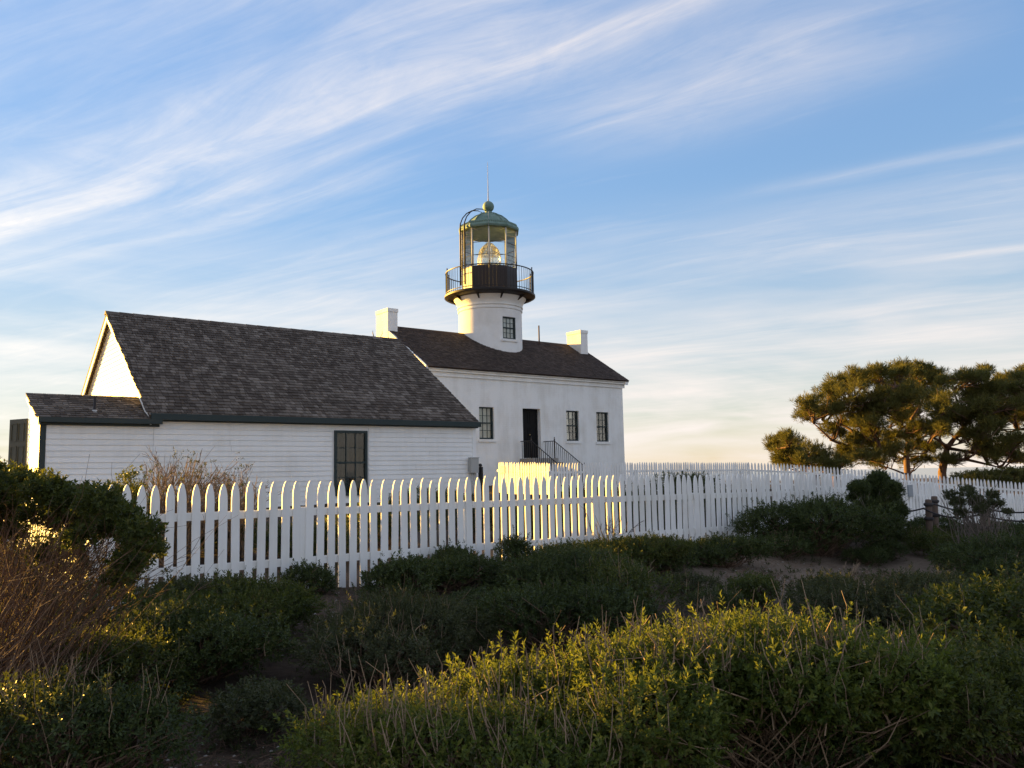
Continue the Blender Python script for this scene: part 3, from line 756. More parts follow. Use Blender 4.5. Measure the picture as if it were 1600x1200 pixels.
# lantern room
LR = 1.35
lantern = bpy.data.objects.new('lantern_room', None); COL.objects.link(lantern); lantern.parent = tower
def dv(k, r=LR): a = A0+2*math.pi*k/10; return (r*math.cos(a), r*math.sin(a))
for k in range(10):
    (ax, ay), (bx_, by_) = dv(k), dv(k+1); (cx, cy), (ex_, ey_) = dv(k, LR-.06), dv(k+1, LR-.06)
    pale = k in (8, 7)
    MB().hexa([(ax,ay,10.0),(bx_,by_,10.0),(ex_,ey_,10.0),(cx,cy,10.0),(ax,ay,11.17),(bx_,by_,11.17),(ex_,ey_,11.17),(cx,cy,11.17)]).build('wall_panel', M['lantern_white' if pale else 'iron_panel'], lantern)
    MB().hexa([(ax,ay,11.172),(bx_,by_,11.172),(ex_,ey_,11.172),(cx,cy,11.172),(ax,ay,11.21),(bx_,by_,11.21),(ex_,ey_,11.21),(cx,cy,11.21)]).build('glazing_sill', M['iron'], lantern)
    mx, my = dv(k, LR-.02)
    MB().lathe([(.032,11.17),(.032,13.03)], mx, my, 8).build('mullion', M['lantern_white'], lantern, True)
    (gx0, gy0), (gx1, gy1) = dv(k, LR-.03), dv(k+1, LR-.03)
    MB().add([(gx0,gy0,11.2),(gx1,gy1,11.2),(gx1,gy1,13.0),(gx0,gy0,13.0)], [(0,1,2,3)]).build('pane', M['pane'], lantern)
    for zz in (11.72, 12.30):
        MB().tube([(gx0,gy0,zz),(gx1,gy1,zz)], .013, 6).build('glazing_bar', M['iron'], lantern)
    ux, uy_ = dv(k, .16); vx, vy = dv(k, LR-.05)
    MB().tube([(ux,uy_,13.05),(vx,vy,12.98)], .02, 6).build('ceiling_rib', M['lantern_white'], lantern)
MB().lathe([(LR-.08,10.02),(0,10.03)], 0, 0, 40, cap=False).build('floor_plate', M['iron'], lantern)
lens = MB()
pr = [(0.20,11.0),(0.30,11.05)]
for i in range(9): z = 11.10+i*.045; pr += [(.40+.01*i,z),(.44+.008*i,z+.022)]
pr += [(.52,11.52),(.535,11.62),(.535,11.80),(.52,11.90)]
for i in range(13):
    z = 11.92+i*.046; r = .50*math.cos((i/13.0)**1.25*1.28); pr += [(r+.02,z),(r-.025,z+.026)]
pr += [(.13,12.54),(.06,12.58),(0,12.59)]
lens.lathe(pr, 0, 0, 36)
lo = lens.build('fresnel_lens', M['lens_glass'], lantern)
for k in range(6):
    a = A0+.3+k*math.pi/3
    MB().tube([(.55*math.cos(a),.55*math.sin(a),11.08),(.56*math.cos(a),.56*math.sin(a),11.85),(.42*math.cos(a),.42*math.sin(a),12.25),(.13*math.cos(a),.13*math.sin(a),12.56)], .012, 6).build('lens_frame', M['brass'], lo, True)
MB().lathe([(.34,10.03),(.30,10.1),(.18,10.2),(.16,10.8),(.32,10.98),(.0,11.0)], 0, 0, 24).build('lens_pedestal', M['metal_grey'], lantern, True)
dome = MB().lathe([(LR+.02,12.99),(LR+.10,13.02),(LR+.13,13.10),(LR+.09,13.20),(LR-.10,13.22),(LR-.20,13.24),(LR-.24,13.30),(LR-.33,13.45),(LR-.48,13.62),(LR-.70,13.80),(LR-.95,13.92),(.22,13.97),(.17,14.0)], 0, 0, 10, A0).build('dome', M['copper'], tower)
MB().lathe([(LR-.02,12.985),(LR-.3,13.06),(.12,13.12)], 0, 0, 10, A0, cap=False).build('lantern_ceiling', M['metal_grey'], dome)
scal = MB().lathe([(0,-.045),(.04,-.03),(.05,.02),(.03,.06),(0,.075)], 0, 0, 6).mesh('rim_bead')
for k in range(10):
    (ax, ay), (bx_, by_) = dv(k, LR-.03), dv(k+1, LR-.03)
    for j in range(8):
        t = (j+.5)/8; link('rim_bead', scal, M['copper'], dome, (ax+(bx_-ax)*t, ay+(by_-ay)*t, 13.245)).scale = (1.7, 1.7, 1.5)
    p = [dv(k, r)+(z,) for r, z in ((LR-.21,13.27),(LR-.32,13.47),(LR-.47,13.64),(LR-.69,13.82),(LR-.94,13.94),(.2,13.99))]
    MB().tube(p, .022, 6).build('dome_rib', M['copper'], dome, True)
ball = MB().lathe([(.21,13.95),(.18,14.0),(.15,14.05),(.17,14.09),(.12,14.11)]+[(.27*math.sin(a),14.33-.27*math.cos(a)) for a in np.linspace(.5,math.pi,14)], 0, 0, 28).build('ball_vent', M['copper'], dome, True)
MB().lathe([(.03,14.58),(.022,14.75),(.014,15.6),(.007,16.53),(0,16.54)], 0, 0, 8).build('lightning_rod', M['metal_grey'], ball, True)
p = [dv(0, r)+(z,) for r, z in ((.30,14.0),(.62,13.88),(.90,13.68),(LR-.18,13.30),(LR+.14,13.18),(LR+.13,13.0),(LR+.05,12.9),(LR+.04,11.2),(LR+.03,10.05))]
MB().tube(p, .010, 6).build('grounding_cable', M['metal_grey'], dome)
# ladder on the left of the lantern, its rails bent over the dome
la = RAD(220)-ROT
lc_, ls_ = math.cos(la), math.sin(la)
lad = None
for sgn in (-1, 1):
    pts = []
    for r, z in ((1.56,10.35),(1.56,13.0),(1.55,13.25),(1.42,13.55),(1.18,13.82),(.85,14.02),(.5,14.08),(.28,14.04)):
        pts.append((r*lc_-sgn*.16*ls_, r*ls_+sgn*.16*lc_, z))
    ob = MB().tube(pts, [.042,.042,.03,.026,.026,.026,.024,.022], 8)
    if lad is None: lad = ob.build('ladder', M['iron'], tower, True)
    else: ob.build('ladder_rail', M['iron'], lad, True)
for k in range(11):
    z = 10.5+k*.25
    MB().tube([(1.56*lc_-.15*ls_, 1.56*ls_+.15*lc_, z), (1.56*lc_+.15*ls_, 1.56*ls_-.15*lc_, z)], .010, 6).build('rung', M['iron'], lad)

# ------------------------------------------------------------------ picket fences
def picket_mesh(w, h, lean=0.0):
    half = w/2; tip = [(half, 0)]
    prof = [(1.0, h-.185), (.95, h-.135), (.80, h-.085), (.56, h-.042), (.30, h-.013), (.08, h)]
    poly = [(-half, 0), (half, 0)] + [(half*k, z) for k, z in prof] + [(-half*k, z) for k, z in prof[::-1]]
    return MB().prism(poly, -.022, 0.0).mesh('picket')
PK = [picket_mesh(w, 1.30) for w in (.088, .090, .086, .092)]
def fence(name, label, p0, p1, ztop, flip=False, pitch=.140, post_at=2.28, group='white picket fences around the yard', first_post=0.0, drop=(.31, .865)):
    p0 = np.array(p0, float); p1 = np.array(p1, float); dv_ = p1-p0; L = float(np.hypot(*dv_)); ang = math.atan2(dv_[1], dv_[0])
    f = thing(name, label, 'fence', (p0[0], p0[1], 0.0), ang, group)
    sy = -1 if flip else 1
    def Y(a, b): return (min(sy*a, sy*b), max(sy*a, sy*b))
    rng = np.random.default_rng(int(abs(p0[0])*1000+L*10))
    n = int(L/pitch)
    for i in range(n+1):
        x = i*pitch
        o = link('picket', PK[int(rng.integers(0, 4))], M['fence_white'], f, (x, 0, ztop(x)-1.30+rng.normal(0, .009)),
                 (RAD(rng.normal(0, .25)), RAD(rng.normal(0, .38)), math.pi if flip else 0))
    xs = [first_post]
    while xs[-1]+post_at < L: xs.append(xs[-1]+post_at)
    for x in xs:
        y = Y(.0012, .125); zt = ztop(x)-drop[0]+.012
        MB().box(x-.065, x+.065, y[0], y[1], zt-1.35, zt).build('post', M['fence_white'], f)
    ends = sorted(set([0.0-.05]+xs+[L+.05]))
    for a, b in zip(ends, ends[1:]):
        if a in xs: a += .066
        if b in xs: b -= .066
        if b-a < .2: continue
        for dz in drop:
            y = Y(.001, .043)
            za, zb = ztop(a)-dz, ztop(b)-dz
            MB().hexa([(a+.002,y[0],za-.085),(b-.002,y[0],zb-.085),(b-.002,y[1],zb-.085),(a+.002,y[1],za-.085),(a+.002,y[0],za),(b-.002,y[0],zb),(b-.002,y[1],zb),(a+.002,y[1],za)]).build('rail', M['fence_white'], f)
    return f
def lerp_pts(pts):
    xs = [p[0] for p in pts]; zs = [p[1] for p in pts]
    return lambda x: float(np.interp(x, xs, zs))
NC = np.array([-4.16, 8.39]); ND = np.array([.7948, .6069])
fence('picket_fence', 'nearest white picket fence running across the photo in front of both buildings', NC, NC+ND*22.4,
      lerp_pts([(-1,1.67),(0,1.67),(6,1.655),(11.2,1.605),(13.6,1.57),(16.5,1.36),(19.5,1.03),(23,.85)]), first_post=2.19)
fence('picket_fence', 'sunlit picket fence leading back from the left corner behind the twiggy bush', NC+NV[:2]*.16, NC+NV[:2]*9.5,
      lerp_pts([(0,1.67),(5,1.76),(10,2.0)]), flip=True)
# the yard's inner fence: a short sunlit return, the long back run and the run that comes down on the right
IC = np.array([1.33, 31.0])
fence('picket_fence', 'short golden sunlit picket fence run below the lighthouse door', IC, IC+NV[:2]*3.20, lerp_pts([(0,2.08),(4,2.22)]), flip=True)
IK = IC+DV[:2]*11.9
fence('picket_fence', 'shaded picket fence straight in front of the lighthouse, behind the nearest fence', IC, IK, lerp_pts([(0,2.07),(5,2.06),(12,2.0)]))
fence('picket_fence', 'farther picket fence sloping down to the right under the pine trees', IK, IK+np.array([math.sin(RAD(108)), math.cos(RAD(108))])*13.5,
      lerp_pts([(0,2.0),(1.5,1.93),(11,.92),(14,.75)]))
fence('picket_fence', 'distant bit of picket fence left of the open lean-to door', (-19.0, 19.2), (-13.75, 23.3), lerp_pts([(0,2.1),(8,2.16)]))

# ------------------------------------------------------------------ signs, posts and ropes
sg = thing('sign', 'small blank white sign on the sunlit fence below the door', 'sign', (IC[0]+NV[0]*2.85, IC[1]+NV[1]*2.85, 0), math.atan2(NV[1], NV[0]))
MB().box(-.15, .15, .025, .045, 1.72, 2.02).build('plate', M['lantern_white'], sg)
for z in (1.76, 1.98): MB().box(-.012, .012, .0455, .050, z-.012, z+.012).build('screw', M['metal_grey'], sg)
def nline(s, off=0.0): q = NC+ND*s+np.array([ND[1], -ND[0]])*off; return q
q = nline(15.81, .03)
sg = thing('sign', 'small grey rectangular sign on the fence beside the rope posts', 'sign', (q[0], q[1], 0), math.atan2(ND[1], ND[0]))
MB().box(-.10, .10, -.012, .004, 1.05, 1.30).build('plate', M['sign_plate'], sg)
MB().box(-.085, .085, -.0155, -.0125, 1.065, 1.285).build('face', M['sign_plate'], sg)

def rope_post(p, h, r, lab):
    z = gz(*p)
    t = thing('rope_post', lab, 'post', (p[0], p[1], z), 0, 'rope barrier posts')
    t.rotation_euler = (RAD(random.uniform(-2, 2)), RAD(random.uniform(-2, 2)), 0)
    o = MB().lathe([(r*1.04,-.3),(r*1.03,.1),(r,h*.5),(r*.98,h-.03),(r*.86,h-.005),(0,h)], 0, 0, 14).build('timber', M['post_wood'], t)
    smooth_by_angle(o, 40)
    for f_ in (.62, .9):
        o = MB().lathe([(r+.004,h*f_-.035),(r+.022,h*f_-.02),(r+.024,h*f_+.01),(r+.004,h*f_+.025)], 0, 0, 14, cap=False).build('rope_wrap', M['rope'], t, True)
    return t

# ------------------------------------------------------------------ vegetation generators (numpy)
def rand_dirs(n, rng, up=0.0):
    v = rng.normal(size=(n, 3)); v /= np.linalg.norm(v, axis=1)[:, None]
    v[:, 2] = v[:, 2]*(1-up)+up
    return v/np.linalg.norm(v, axis=1)[:, None]
def frames(d):
    ref = np.where(np.abs(d[:, 2:3]) < .9, np.array([[0, 0, 1.0]]), np.array([[1.0, 0, 0]]))
    a = np.cross(d, ref); a /= np.linalg.norm(a, axis=1)[:, None]
    return a, np.cross(d, a)
def leaves(pos, dirs, rng, nleaf, ll, lw, slen, spread=(35, 80), keep=1.0):
    """leafy shoots: spirals of folded leaves; returns verts, quads"""
    S = len(pos); a, b = frames(dirs)
    k = np.arange(nleaf)
    ph = rng.uniform(0, 6.28, (S, 1)) + k*2.4 + rng.normal(0, .25, (S, nleaf))
    el = np.radians(spread[1]-(spread[1]-spread[0])*k/max(1, nleaf-1)) + rng.normal(0, .2, (S, nleaf))
    along = (k/max(1, nleaf-1))*slen*rng.uniform(.6, 1.2, (S, 1))
    base = pos[:, None]+dirs[:, None]*along[..., None]
    rad = a[:, None]*np.cos(ph)[..., None]+b[:, None]*np.sin(ph)[..., None]
    ld = rad*np.sin(el)[..., None]+dirs[:, None]*np.cos(el)[..., None]
    base = base.reshape(-1, 3); ld = ld.reshape(-1, 3); D = np.repeat(dirs, nleaf, 0)
    if keep < 1:
        m = rng.random(len(ld)) < keep; base, ld, D = base[m], ld[m], D[m]
    side = np.cross(ld, D); nn = np.linalg.norm(side, axis=1)[:, None]; side /= np.maximum(nn, 1e-6)
    nor = np.cross(side, ld)
    sz = np.repeat(np.clip(np.exp(rng.normal(0, .25, S)), .5, 1.3), nleaf)[:, None]
    if keep < 1: sz = sz[m]
    L = ll*sz*rng.uniform(.65, 1.2, (len(ld), 1)); W = lw*sz*rng.uniform(.7, 1.2, (len(ld), 1))
    tw = rng.normal(0, .5, (len(ld), 1)); side = side*np.cos(tw)+nor*np.sin(tw)
    v = np.stack([base, base+ld*L*.5+side*W*.5+nor*W*.18, base+ld*L, base+ld*L*.5-side*W*.5+nor*W*.18], 1).reshape(-1, 3)
    n = len(ld)
    return v, np.arange(n*4).reshape(n, 4)
def tubes(P, Rr, sides=4):
    """P (N,K,3) polylines, Rr (N,K) radii"""
    N, K, _ = P.shape
    t = np.empty_like(P); t[:, 1:-1] = P[:, 2:]-P[:, :-2]; t[:, 0] = P[:, 1]-P[:, 0]; t[:, -1] = P[:, -1]-P[:, -2]
    t /= np.maximum(np.linalg.norm(t, axis=2)[..., None], 1e-9)
    a, b = frames(t.reshape(-1, 3)); a = a.reshape(N, K, 3); b = b.reshape(N, K, 3)
    an = np.arange(sides)*2*np.pi/sides
    v = P[:, :, None]+(a[:, :, None]*np.cos(an)[None, None, :, None]+b[:, :, None]*np.sin(an)[None, None, :, None])*Rr[:, :, None, None]
    idx = np.arange(N*K*sides).reshape(N, K, sides)
    nx_ = np.roll(idx, -1, 2)
    q = np.stack([idx[:, :-1], nx_[:, :-1], nx_[:, 1:], idx[:, 1:]], -1).reshape(-1, 4)
    return v.reshape(-1, 3), q
def curved(A, B, rng, K=4, bend=.12, sag=0.0):
    """bent polylines from A to B (N,3)"""
    t = np.linspace(0, 1, K)[None, :, None]
    P = A[:, None]*(1-t)+B[:, None]*t
    L = np.linalg.norm(B-A, axis=1)[:, None, None]
    off = rng.normal(size=(len(A), 1, 3))*bend*L; off2 = rng.normal(size=(len(A), K, 3))*bend*.35*L
    w = (np.sin(np.pi*t))
    P = P+w*off+w*off2
    P[..., 2] += (w*sag*L)[..., 0]
    return P
def merge(parts):
    vs, fs, o = [], [], 0
    for v, f in parts: vs.append(v); fs.append(f+o); o += len(v)
    return np.concatenate(vs), np.concatenate(fs)

def bush_points(rng, n, rx, ry, h, blobs, lump=.38, low=.12, shell=(.62, 1.10)):
    """points and outward directions over a lumpy mound"""
    th = rng.uniform(0, 2*np.pi, blobs); rr = np.sqrt(rng.uniform(0, 1, blobs))*.72
    cz = h*(.30+.42*(1-rr**2)*rng.uniform(.75, 1.1, blobs))
    C = np.stack([rx*rr*np.cos(th), ry*rr*np.sin(th), cz], 1)
    R = lump*rng.uniform(.7, 1.25, blobs)
    pick = rng.choice(blobs, n*2, p=R**2/(R**2).sum())
    d = rand_dirs(n*2, rng, .25)
    rad = rng.uniform(shell[0], shell[1], n*2)
    S = np.array([min(rx, 1.0), min(ry, 1.0), h*.75])
    P_ = C[pick]+d*(R[pick]*rad)[:, None]*S
    ok = P_[:, 2] > low*h
    # drop points buried deep inside other lumps
    for i in range(blobs):
        q = (P_-C[i])/S; ok &= ~((np.linalg.norm(q, axis=1) < R[i]*.62) & (pick != i))
    P_, d = P_[ok][:n], d[ok][:n]
    return P_, d
def shrub_arrays(seed, rx, ry, h, n, nleaf, ll, lw, slen, blobs=9, lump=.42, up=.45, nstem=90, ndry=25, dryh=.25, spread=(35, 80), low=.1, srad=.006, dryr=1.0):
    rng = np.random.default_rng(seed)
    P_, d = bush_points(rng, n, rx, ry, h, blobs, lump, low)
    dd = d+np.array([0, 0, up])+rng.normal(0, .25, d.shape); dd /= np.linalg.norm(dd, axis=1)[:, None]
    far = rng.random(len(P_)) < .10; P_[far] += dd[far]*rng.uniform(.03, .16, (far.sum(), 1))*min(1.0, h*1.4)
    lv = leaves(P_, dd, rng, nleaf, ll, lw, slen, spread)
    pick = rng.choice(len(P_), min(nstem, len(P_)), replace=False)
    base = np.stack([rng.normal(0, .10*rx, len(pick)), rng.normal(0, .10*ry, len(pick)), np.full(len(pick), -.05)], 1)
    st = tubes(curved(base, P_[pick], rng, 5, .10), np.linspace(srad*1.6, srad*.4, 5)[None].repeat(len(pick), 0), 4)
    top = P_[P_[:, 2] > np.quantile(P_[:, 2], .45)]
    dry = None
    if ndry:
        A = top[rng.choice(len(top), ndry)]; ln = rng.uniform(.35, 1.0, ndry)*dryh
        B = A+np.stack([rng.normal(0, .28, ndry), rng.normal(0, .28, ndry), np.ones(ndry)], 1)*ln[:, None]
        A = A-np.array([0, 0, .12])
        dry = tubes(curved(A, B, rng, 4, .08), np.linspace(.0032*dryr, .0012*dryr, 4)[None].repeat(ndry, 0), 3)
        m = rng.random(ndry) < .6
        A2 = (A*.45+B*.55)[m]; B2 = A2+np.stack([rng.normal(0, .5, m.sum()), rng.normal(0, .5, m.sum()), np.full(m.sum(), .8)], 1)*(ln[m]*.35)[:, None]
        dry = merge([dry, tubes(curved(A2, B2, rng, 4, .08), np.linspace(.0022*dryr, .0010*dryr, 4)[None].repeat(m.sum(), 0), 3)])
    return lv, st, dry
def shrub(name, label, x, y, seed, rx, ry, h, n, nleaf, ll, lw, slen, leafm, stemm='twig_red', cat='shrub', group='coastal scrub around the fence', dz=-.03, **kw):
    t = thing(name, label, cat, (x, y, gz(x, y)+dz), 0, group)
    lv, st, dry = shrub_arrays(seed, rx, ry, h, n, nleaf, ll, lw, slen, **kw)
    link('foliage', mesh_from('foliage', *lv), M[leafm], t)
    link('branches', mesh_from('branches', *st), M[stemm], t)
    if dry is not None: link('dry_stalks', mesh_from('dry_stalks', *dry), M['twig_dry'], t)['kind'] = 'stuff'
    return t
def px(x, Y):      # ground position seen at image column x, at distance Y
    v = pixel_ray(x, 740+.02*(800-x)); return v[0]/v[1]*Y

def broom(name, label, x, y, seed, n, h, spread, stemm, lean=(0, 0), leafm=None, nleafshoot=0, cat='shrub', r0=.006, fork=3, leaf=(10, .03, .012, .08), top_only=.7, hmin=.72, fall=.35, group='coastal scrub around the fence'):
    """bush of many thin upright stems that fork towards the top"""
    rng = np.random.default_rng(seed)
    t = thing(name, label, cat, (x, y, gz(x, y)-.04), 0, group)
    base = np.stack([rng.normal(0, .10*spread, n), rng.normal(0, .10*spread, n), np.zeros(n)], 1)
    az = rng.uniform(0, 6.28, n); rr = np.sqrt(rng.uniform(0, 1, n))*spread
    hh = h*(1-fall*(rr/spread)**2)*rng.uniform(hmin, 1.0, n)
    tip = np.stack([rr*np.cos(az)+lean[0]*hh, rr*np.sin(az)+lean[1]*hh, hh], 1)
    A = curved(base, tip, rng, 6, .06)
    parts = [tubes(A, np.linspace(r0*1.7, r0*.35, 6)[None].repeat(n, 0), 4)]
    tips = [tip]; src = A
    for lev in range(fork):
        m = len(src); k = rng.integers(2, src.shape[1]-1, m)
        s0 = src[np.arange(m), k]; dirn = src[np.arange(m), -1]-s0; ln = np.linalg.norm(dirn, axis=1)[:, None]
        dirn = dirn/np.maximum(ln, 1e-6)+rng.normal(0, .33, (m, 3)); e = s0+dirn*ln*rng.uniform(.6, 1.0, (m, 1))
        e[:, 2] = np.minimum(e[:, 2], h*1.02)
        Q = curved(s0, e, rng, 5, .07); parts.append(tubes(Q, np.linspace(r0*.8, r0*.25, 5)[None].repeat(m, 0), 3)); tips.append(e)
        src = np.concatenate([Q, Q[:m//2]]) if lev == 0 else Q
    link('branches', mesh_from('branches', *merge(parts)), M[stemm], t)
    if leafm:
        T = np.concatenate(tips); T = T[T[:, 2] > np.quantile(T[:, 2], 1-top_only)]
        T = T[rng.choice(len(T), nleafshoot)]+rng.normal(0, .05, (nleafshoot, 3))
        dd = rand_dirs(nleafshoot, rng, .5)
        link('foliage', mesh_from('foliage', *leaves(T-dd*.03, dd, rng, *leaf)), M[leafm], t)
    return t

def tufted_bush(name, label, base_px, D, clumps, seed, nstem, dens, stemm, leafm, rs=1.0):
    """bush of long thin stems that carry dense tufts at their ends; clumps are (x, y, radius in px)"""
    rng = np.random.default_rng(seed)
    b = at(base_px[0], base_px[1], D); z0 = gz(b[0], b[1])-.05
    t = thing(name, label, 'shrub', (b[0], b[1], z0), 0, 'coastal scrub around the fence')
    O = np.array([b[0], b[1], z0]); C, R = [], []
    for x, y, r in clumps:
        for q in range(2):
            d = D+rng.uniform(-.55, .55); C.append(at(x+rng.normal(0, r*.3), y+rng.normal(0, r*.2), d)-O); R.append(r*d/FPX*rng.uniform(.75, 1.0))
    C, R = np.array(C), np.array(R)
    k = rng.choice(len(C), nstem); tip = C[k]+rng.normal(0, .07, (nstem, 3))-np.array([0, 0, .03])
    base = np.stack([rng.normal(0, .16, nstem), rng.normal(0, .22, nstem), np.zeros(nstem)], 1)
    A = curved(base, tip, rng, 7, .055, .03)
    parts = [tubes(A, np.linspace(.0065*rs, .0020*rs, 7)[None].repeat(nstem, 0), 4)]; src = A
    for lev in range(3):
        m = len(src); kk = rng.integers(2, src.shape[1]-1, m); s0 = src[np.arange(m), kk]
        v = src[np.arange(m), -1]-s0; ln = np.linalg.norm(v, axis=1)[:, None]
        e = s0+(v/np.maximum(ln, 1e-6)+rng.normal(0, .30, (m, 3)))*ln*rng.uniform(.5, .95, (m, 1))
        Q = curved(s0, e, rng, 5, .07); parts.append(tubes(Q, np.linspace(.0032*rs, .0011*rs, 5)[None].repeat(m, 0), 3)); src = Q
    link('branches', mesh_from('branches', *merge(parts)), M[stemm], t)
    n = (R**2*dens).astype(int)+12; ci = np.repeat(np.arange(len(C)), n); d = rand_dirs(len(ci), rng, .35)
    pos = C[ci]+d*(R[ci]*rng.uniform(.45, 1.05, len(ci)))[:, None]
    dd = d+np.array([0, 0, .6]); dd /= np.linalg.norm(dd, axis=1)[:, None]
    link('foliage', mesh_from('foliage', *leaves(pos, dd, rng, 11, .026, .012, .045)), M[leafm], t)
    return t

# ------------------------------------------------------------------ shrubs one can tell apart
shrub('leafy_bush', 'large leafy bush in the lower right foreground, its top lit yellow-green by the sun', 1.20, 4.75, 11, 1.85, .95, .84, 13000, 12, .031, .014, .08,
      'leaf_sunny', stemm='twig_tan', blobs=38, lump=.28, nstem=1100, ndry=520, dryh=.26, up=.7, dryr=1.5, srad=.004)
shrub('leafy_bush', 'tangled low bush with dry stems along the bottom edge, left of the sunlit bush', -.28, 4.25, 12, .95, .7, .60, 5200, 10, .028, .013, .08,
      'leaf_sunny', stemm='twig_tan', blobs=18, lump=.32, nstem=460, ndry=260, dryh=.30, up=.7, dryr=1.4)
tufted_bush('twiggy_bush', 'tall twiggy tan-brown bush with dense dark green top at the left edge', (-45, 1090), 5.3,
      [(5,770,36),(30,762,30),(62,778,32),(85,790,28),(112,788,34),(145,797,32),(172,806,26),(192,820,28),(212,838,30),(224,862,24),(205,880,22),(150,830,26),(100,820,24),(40,810,26),(-10,800,36),(66,880,16),(12,842,22),(190,905,22),(-40,760,40),(-70,800,40),(120,845,18)],
      21, 330, 14000, 'twig_red', 'leaf_bright', rs=.72)
shrub('low_shrub', 'dark tangled shrub in the bottom left corner below the twiggy bush', px(95, 4.5), 4.5, 22, .75, .5, .60, 2600, 10, .028, .012, .08, 'leaf_dark', blobs=14, lump=.32, nstem=320, ndry=90, dryh=.3)
shrub('leafy_bush', 'green bush right of the tall twiggy bush, against the fence foot', px(350, 7.7), 7.7, 31, .80, .75, .50, 4800, 11, .028, .013, .07, 'leaf_bright', blobs=20, lump=.32, nstem=200, ndry=30, dryh=.14)
shrub('leafy_bush', 'dark bush left of the dirt path in front of the green bush', px(300, 6.7), 6.7, 32, .75, .55, .52, 3600, 11, .028, .013, .07, 'leaf_dark', blobs=16, lump=.32, nstem=160, ndry=16, dryh=.14)
shrub('low_shrub', 'low tangled shrub with sunlit sprigs at the far left below the twiggy bush', px(130, 5.9), 5.9, 33, .9, .5, .55, 2400, 10, .03, .013, .08, 'leaf_bright', blobs=12, lump=.34, nstem=260, ndry=60, dryh=.25)
shrub('small_shrub', 'small dark round shrub at the fence foot beside the dirt path', px(482, 9.4), 9.35, 35, .26, .24, .32, 700, 10, .028, .012, .06, 'leaf_dark', blobs=6, lump=.5, nstem=40, ndry=0)
shrub('sage_bush', 'grey-green bush with pale dry flower stalks in the centre foreground', px(625, 7.0), 7.0, 37, .80, .6, .60, 4200, 11, .026, .010, .07, 'leaf_sage', blobs=12, lump=.36, nstem=160, ndry=60, dryh=.22)
shrub('low_shrub', 'dark low hedge-like shrub hugging the fence left of its middle post', px(690, 9.9), 9.9, 39, 1.05, .45, .38, 3600, 10, .028, .012, .06, 'leaf_dark', blobs=14, lump=.32, nstem=120, ndry=18, dryh=.15)
shrub('small_shrub', 'small upright dark shrub just right of the fence middle post', px(802, 10.9), 10.85, 41, .22, .22, .48, 650, 10, .03, .012, .07, 'leaf_dark', blobs=7, lump=.42, nstem=40, ndry=6, dryh=.12)
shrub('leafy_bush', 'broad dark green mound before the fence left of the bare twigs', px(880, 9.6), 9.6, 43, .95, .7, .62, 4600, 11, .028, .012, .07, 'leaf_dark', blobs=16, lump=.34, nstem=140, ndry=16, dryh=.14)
broom('bare_twigs', 'thin bare twiggy plant standing against the fence middle', px(950, 12.0), 11.95, 45, 16, .85, .38, 'twig_grey', (0, 0), None, 0, r0=.006, fork=3)
shrub('leafy_bush', 'green mound with sunlit leaf tips below the bare twigs', px(985, 11.4), 11.3, 47, .9, .5, .44, 3600, 10, .028, .012, .06, 'leaf_bright', blobs=12, lump=.36, nstem=110, ndry=6, dryh=.1)
shrub('low_shrub', 'dark low mound at the fence foot left of the visible fence bottom', px(1120, 12.3), 12.2, 49, .8, .5, .38, 3000, 10, .03, .013, .06, 'leaf_dark', blobs=10, lump=.38, nstem=90, ndry=4, dryh=.1)
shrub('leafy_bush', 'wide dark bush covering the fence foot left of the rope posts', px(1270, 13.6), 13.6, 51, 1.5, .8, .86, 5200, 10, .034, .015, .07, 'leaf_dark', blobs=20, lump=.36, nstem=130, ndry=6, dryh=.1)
tufted_bush('round_bush', 'round dense dark bush rising above the wide bush by the grey sign', (1368, 862), 14.6,
      [(1343,762,13),(1372,754,16),(1392,768,16),(1362,776,18),(1388,788,20),(1405,800,14),(1372,802,20),(1396,818,18),(1352,790,10),(1333,778,8),(1362,826,20),(1385,835,20)], 53, 70, 20000, 'twig_grey', 'leaf_dark', rs=1.4)
broom('small_shrub', 'sparse small shrub just left of the round dense bush', px(1305, 14.0), 14.0, 55, 34, .88, .42, 'twig_grey', (0, 0), 'leaf_dark', 420, r0=.006, fork=2, leaf=(9, .03, .013, .07), top_only=.6)
tufted_bush('grey_stemmed_shrub', 'grey-stemmed open shrub with leafy tufts in front of the ropes', (1530, 868), 12.6,
      [(1484,778,9),(1495,790,10),(1512,772,11),(1524,786,12),(1546,776,9),(1549,792,10),(1562,790,6),(1502,802,8),(1535,800,10),(1575,802,5)], 57, 75, 9000, 'twig_grey', 'leaf_sage', rs=1.6)
shrub('leafy_bush', 'dark bush at the right edge below the ropes with few lit leaves', px(1570, 11.5), 11.5, 59, 1.15, .7, .66, 3600, 10, .03, .013, .07, 'leaf_dark', blobs=14, lump=.36, nstem=110, ndry=12, dryh=.15)
shrub('sage_bush', 'broad grey-green scrub behind the sunlit bush on the right', px(1430, 8.2), 8.2, 61, 1.35, .8, .60, 5200, 10, .028, .011, .07, 'leaf_sage', blobs=18, lump=.34, nstem=170, ndry=70, dryh=.2)
shrub('leafy_bush', 'deeply shaded bush filling the lower right corner', 2.75, 4.7, 63, 1.0, .9, .66, 5200, 11, .03, .013, .07, 'leaf_bright', blobs=16, lump=.36, nstem=200, ndry=40, dryh=.2)
shrub('leafy_bush', 'dark bush between the centre sage bush and the sunlit bush', px(870, 7.6), 7.6, 65, .85, .6, .58, 3600, 11, .028, .012, .07, 'leaf_dark', blobs=12, lump=.36, nstem=130, ndry=24, dryh=.16)
broom('dead_branch', 'dead bare branch poking up beside the pale dirt patch', px(1312, 11.9), 11.9, 67, 5, .42, .25, 'twig_dry', (.2, 0), None, 0, r0=.007, fork=2)
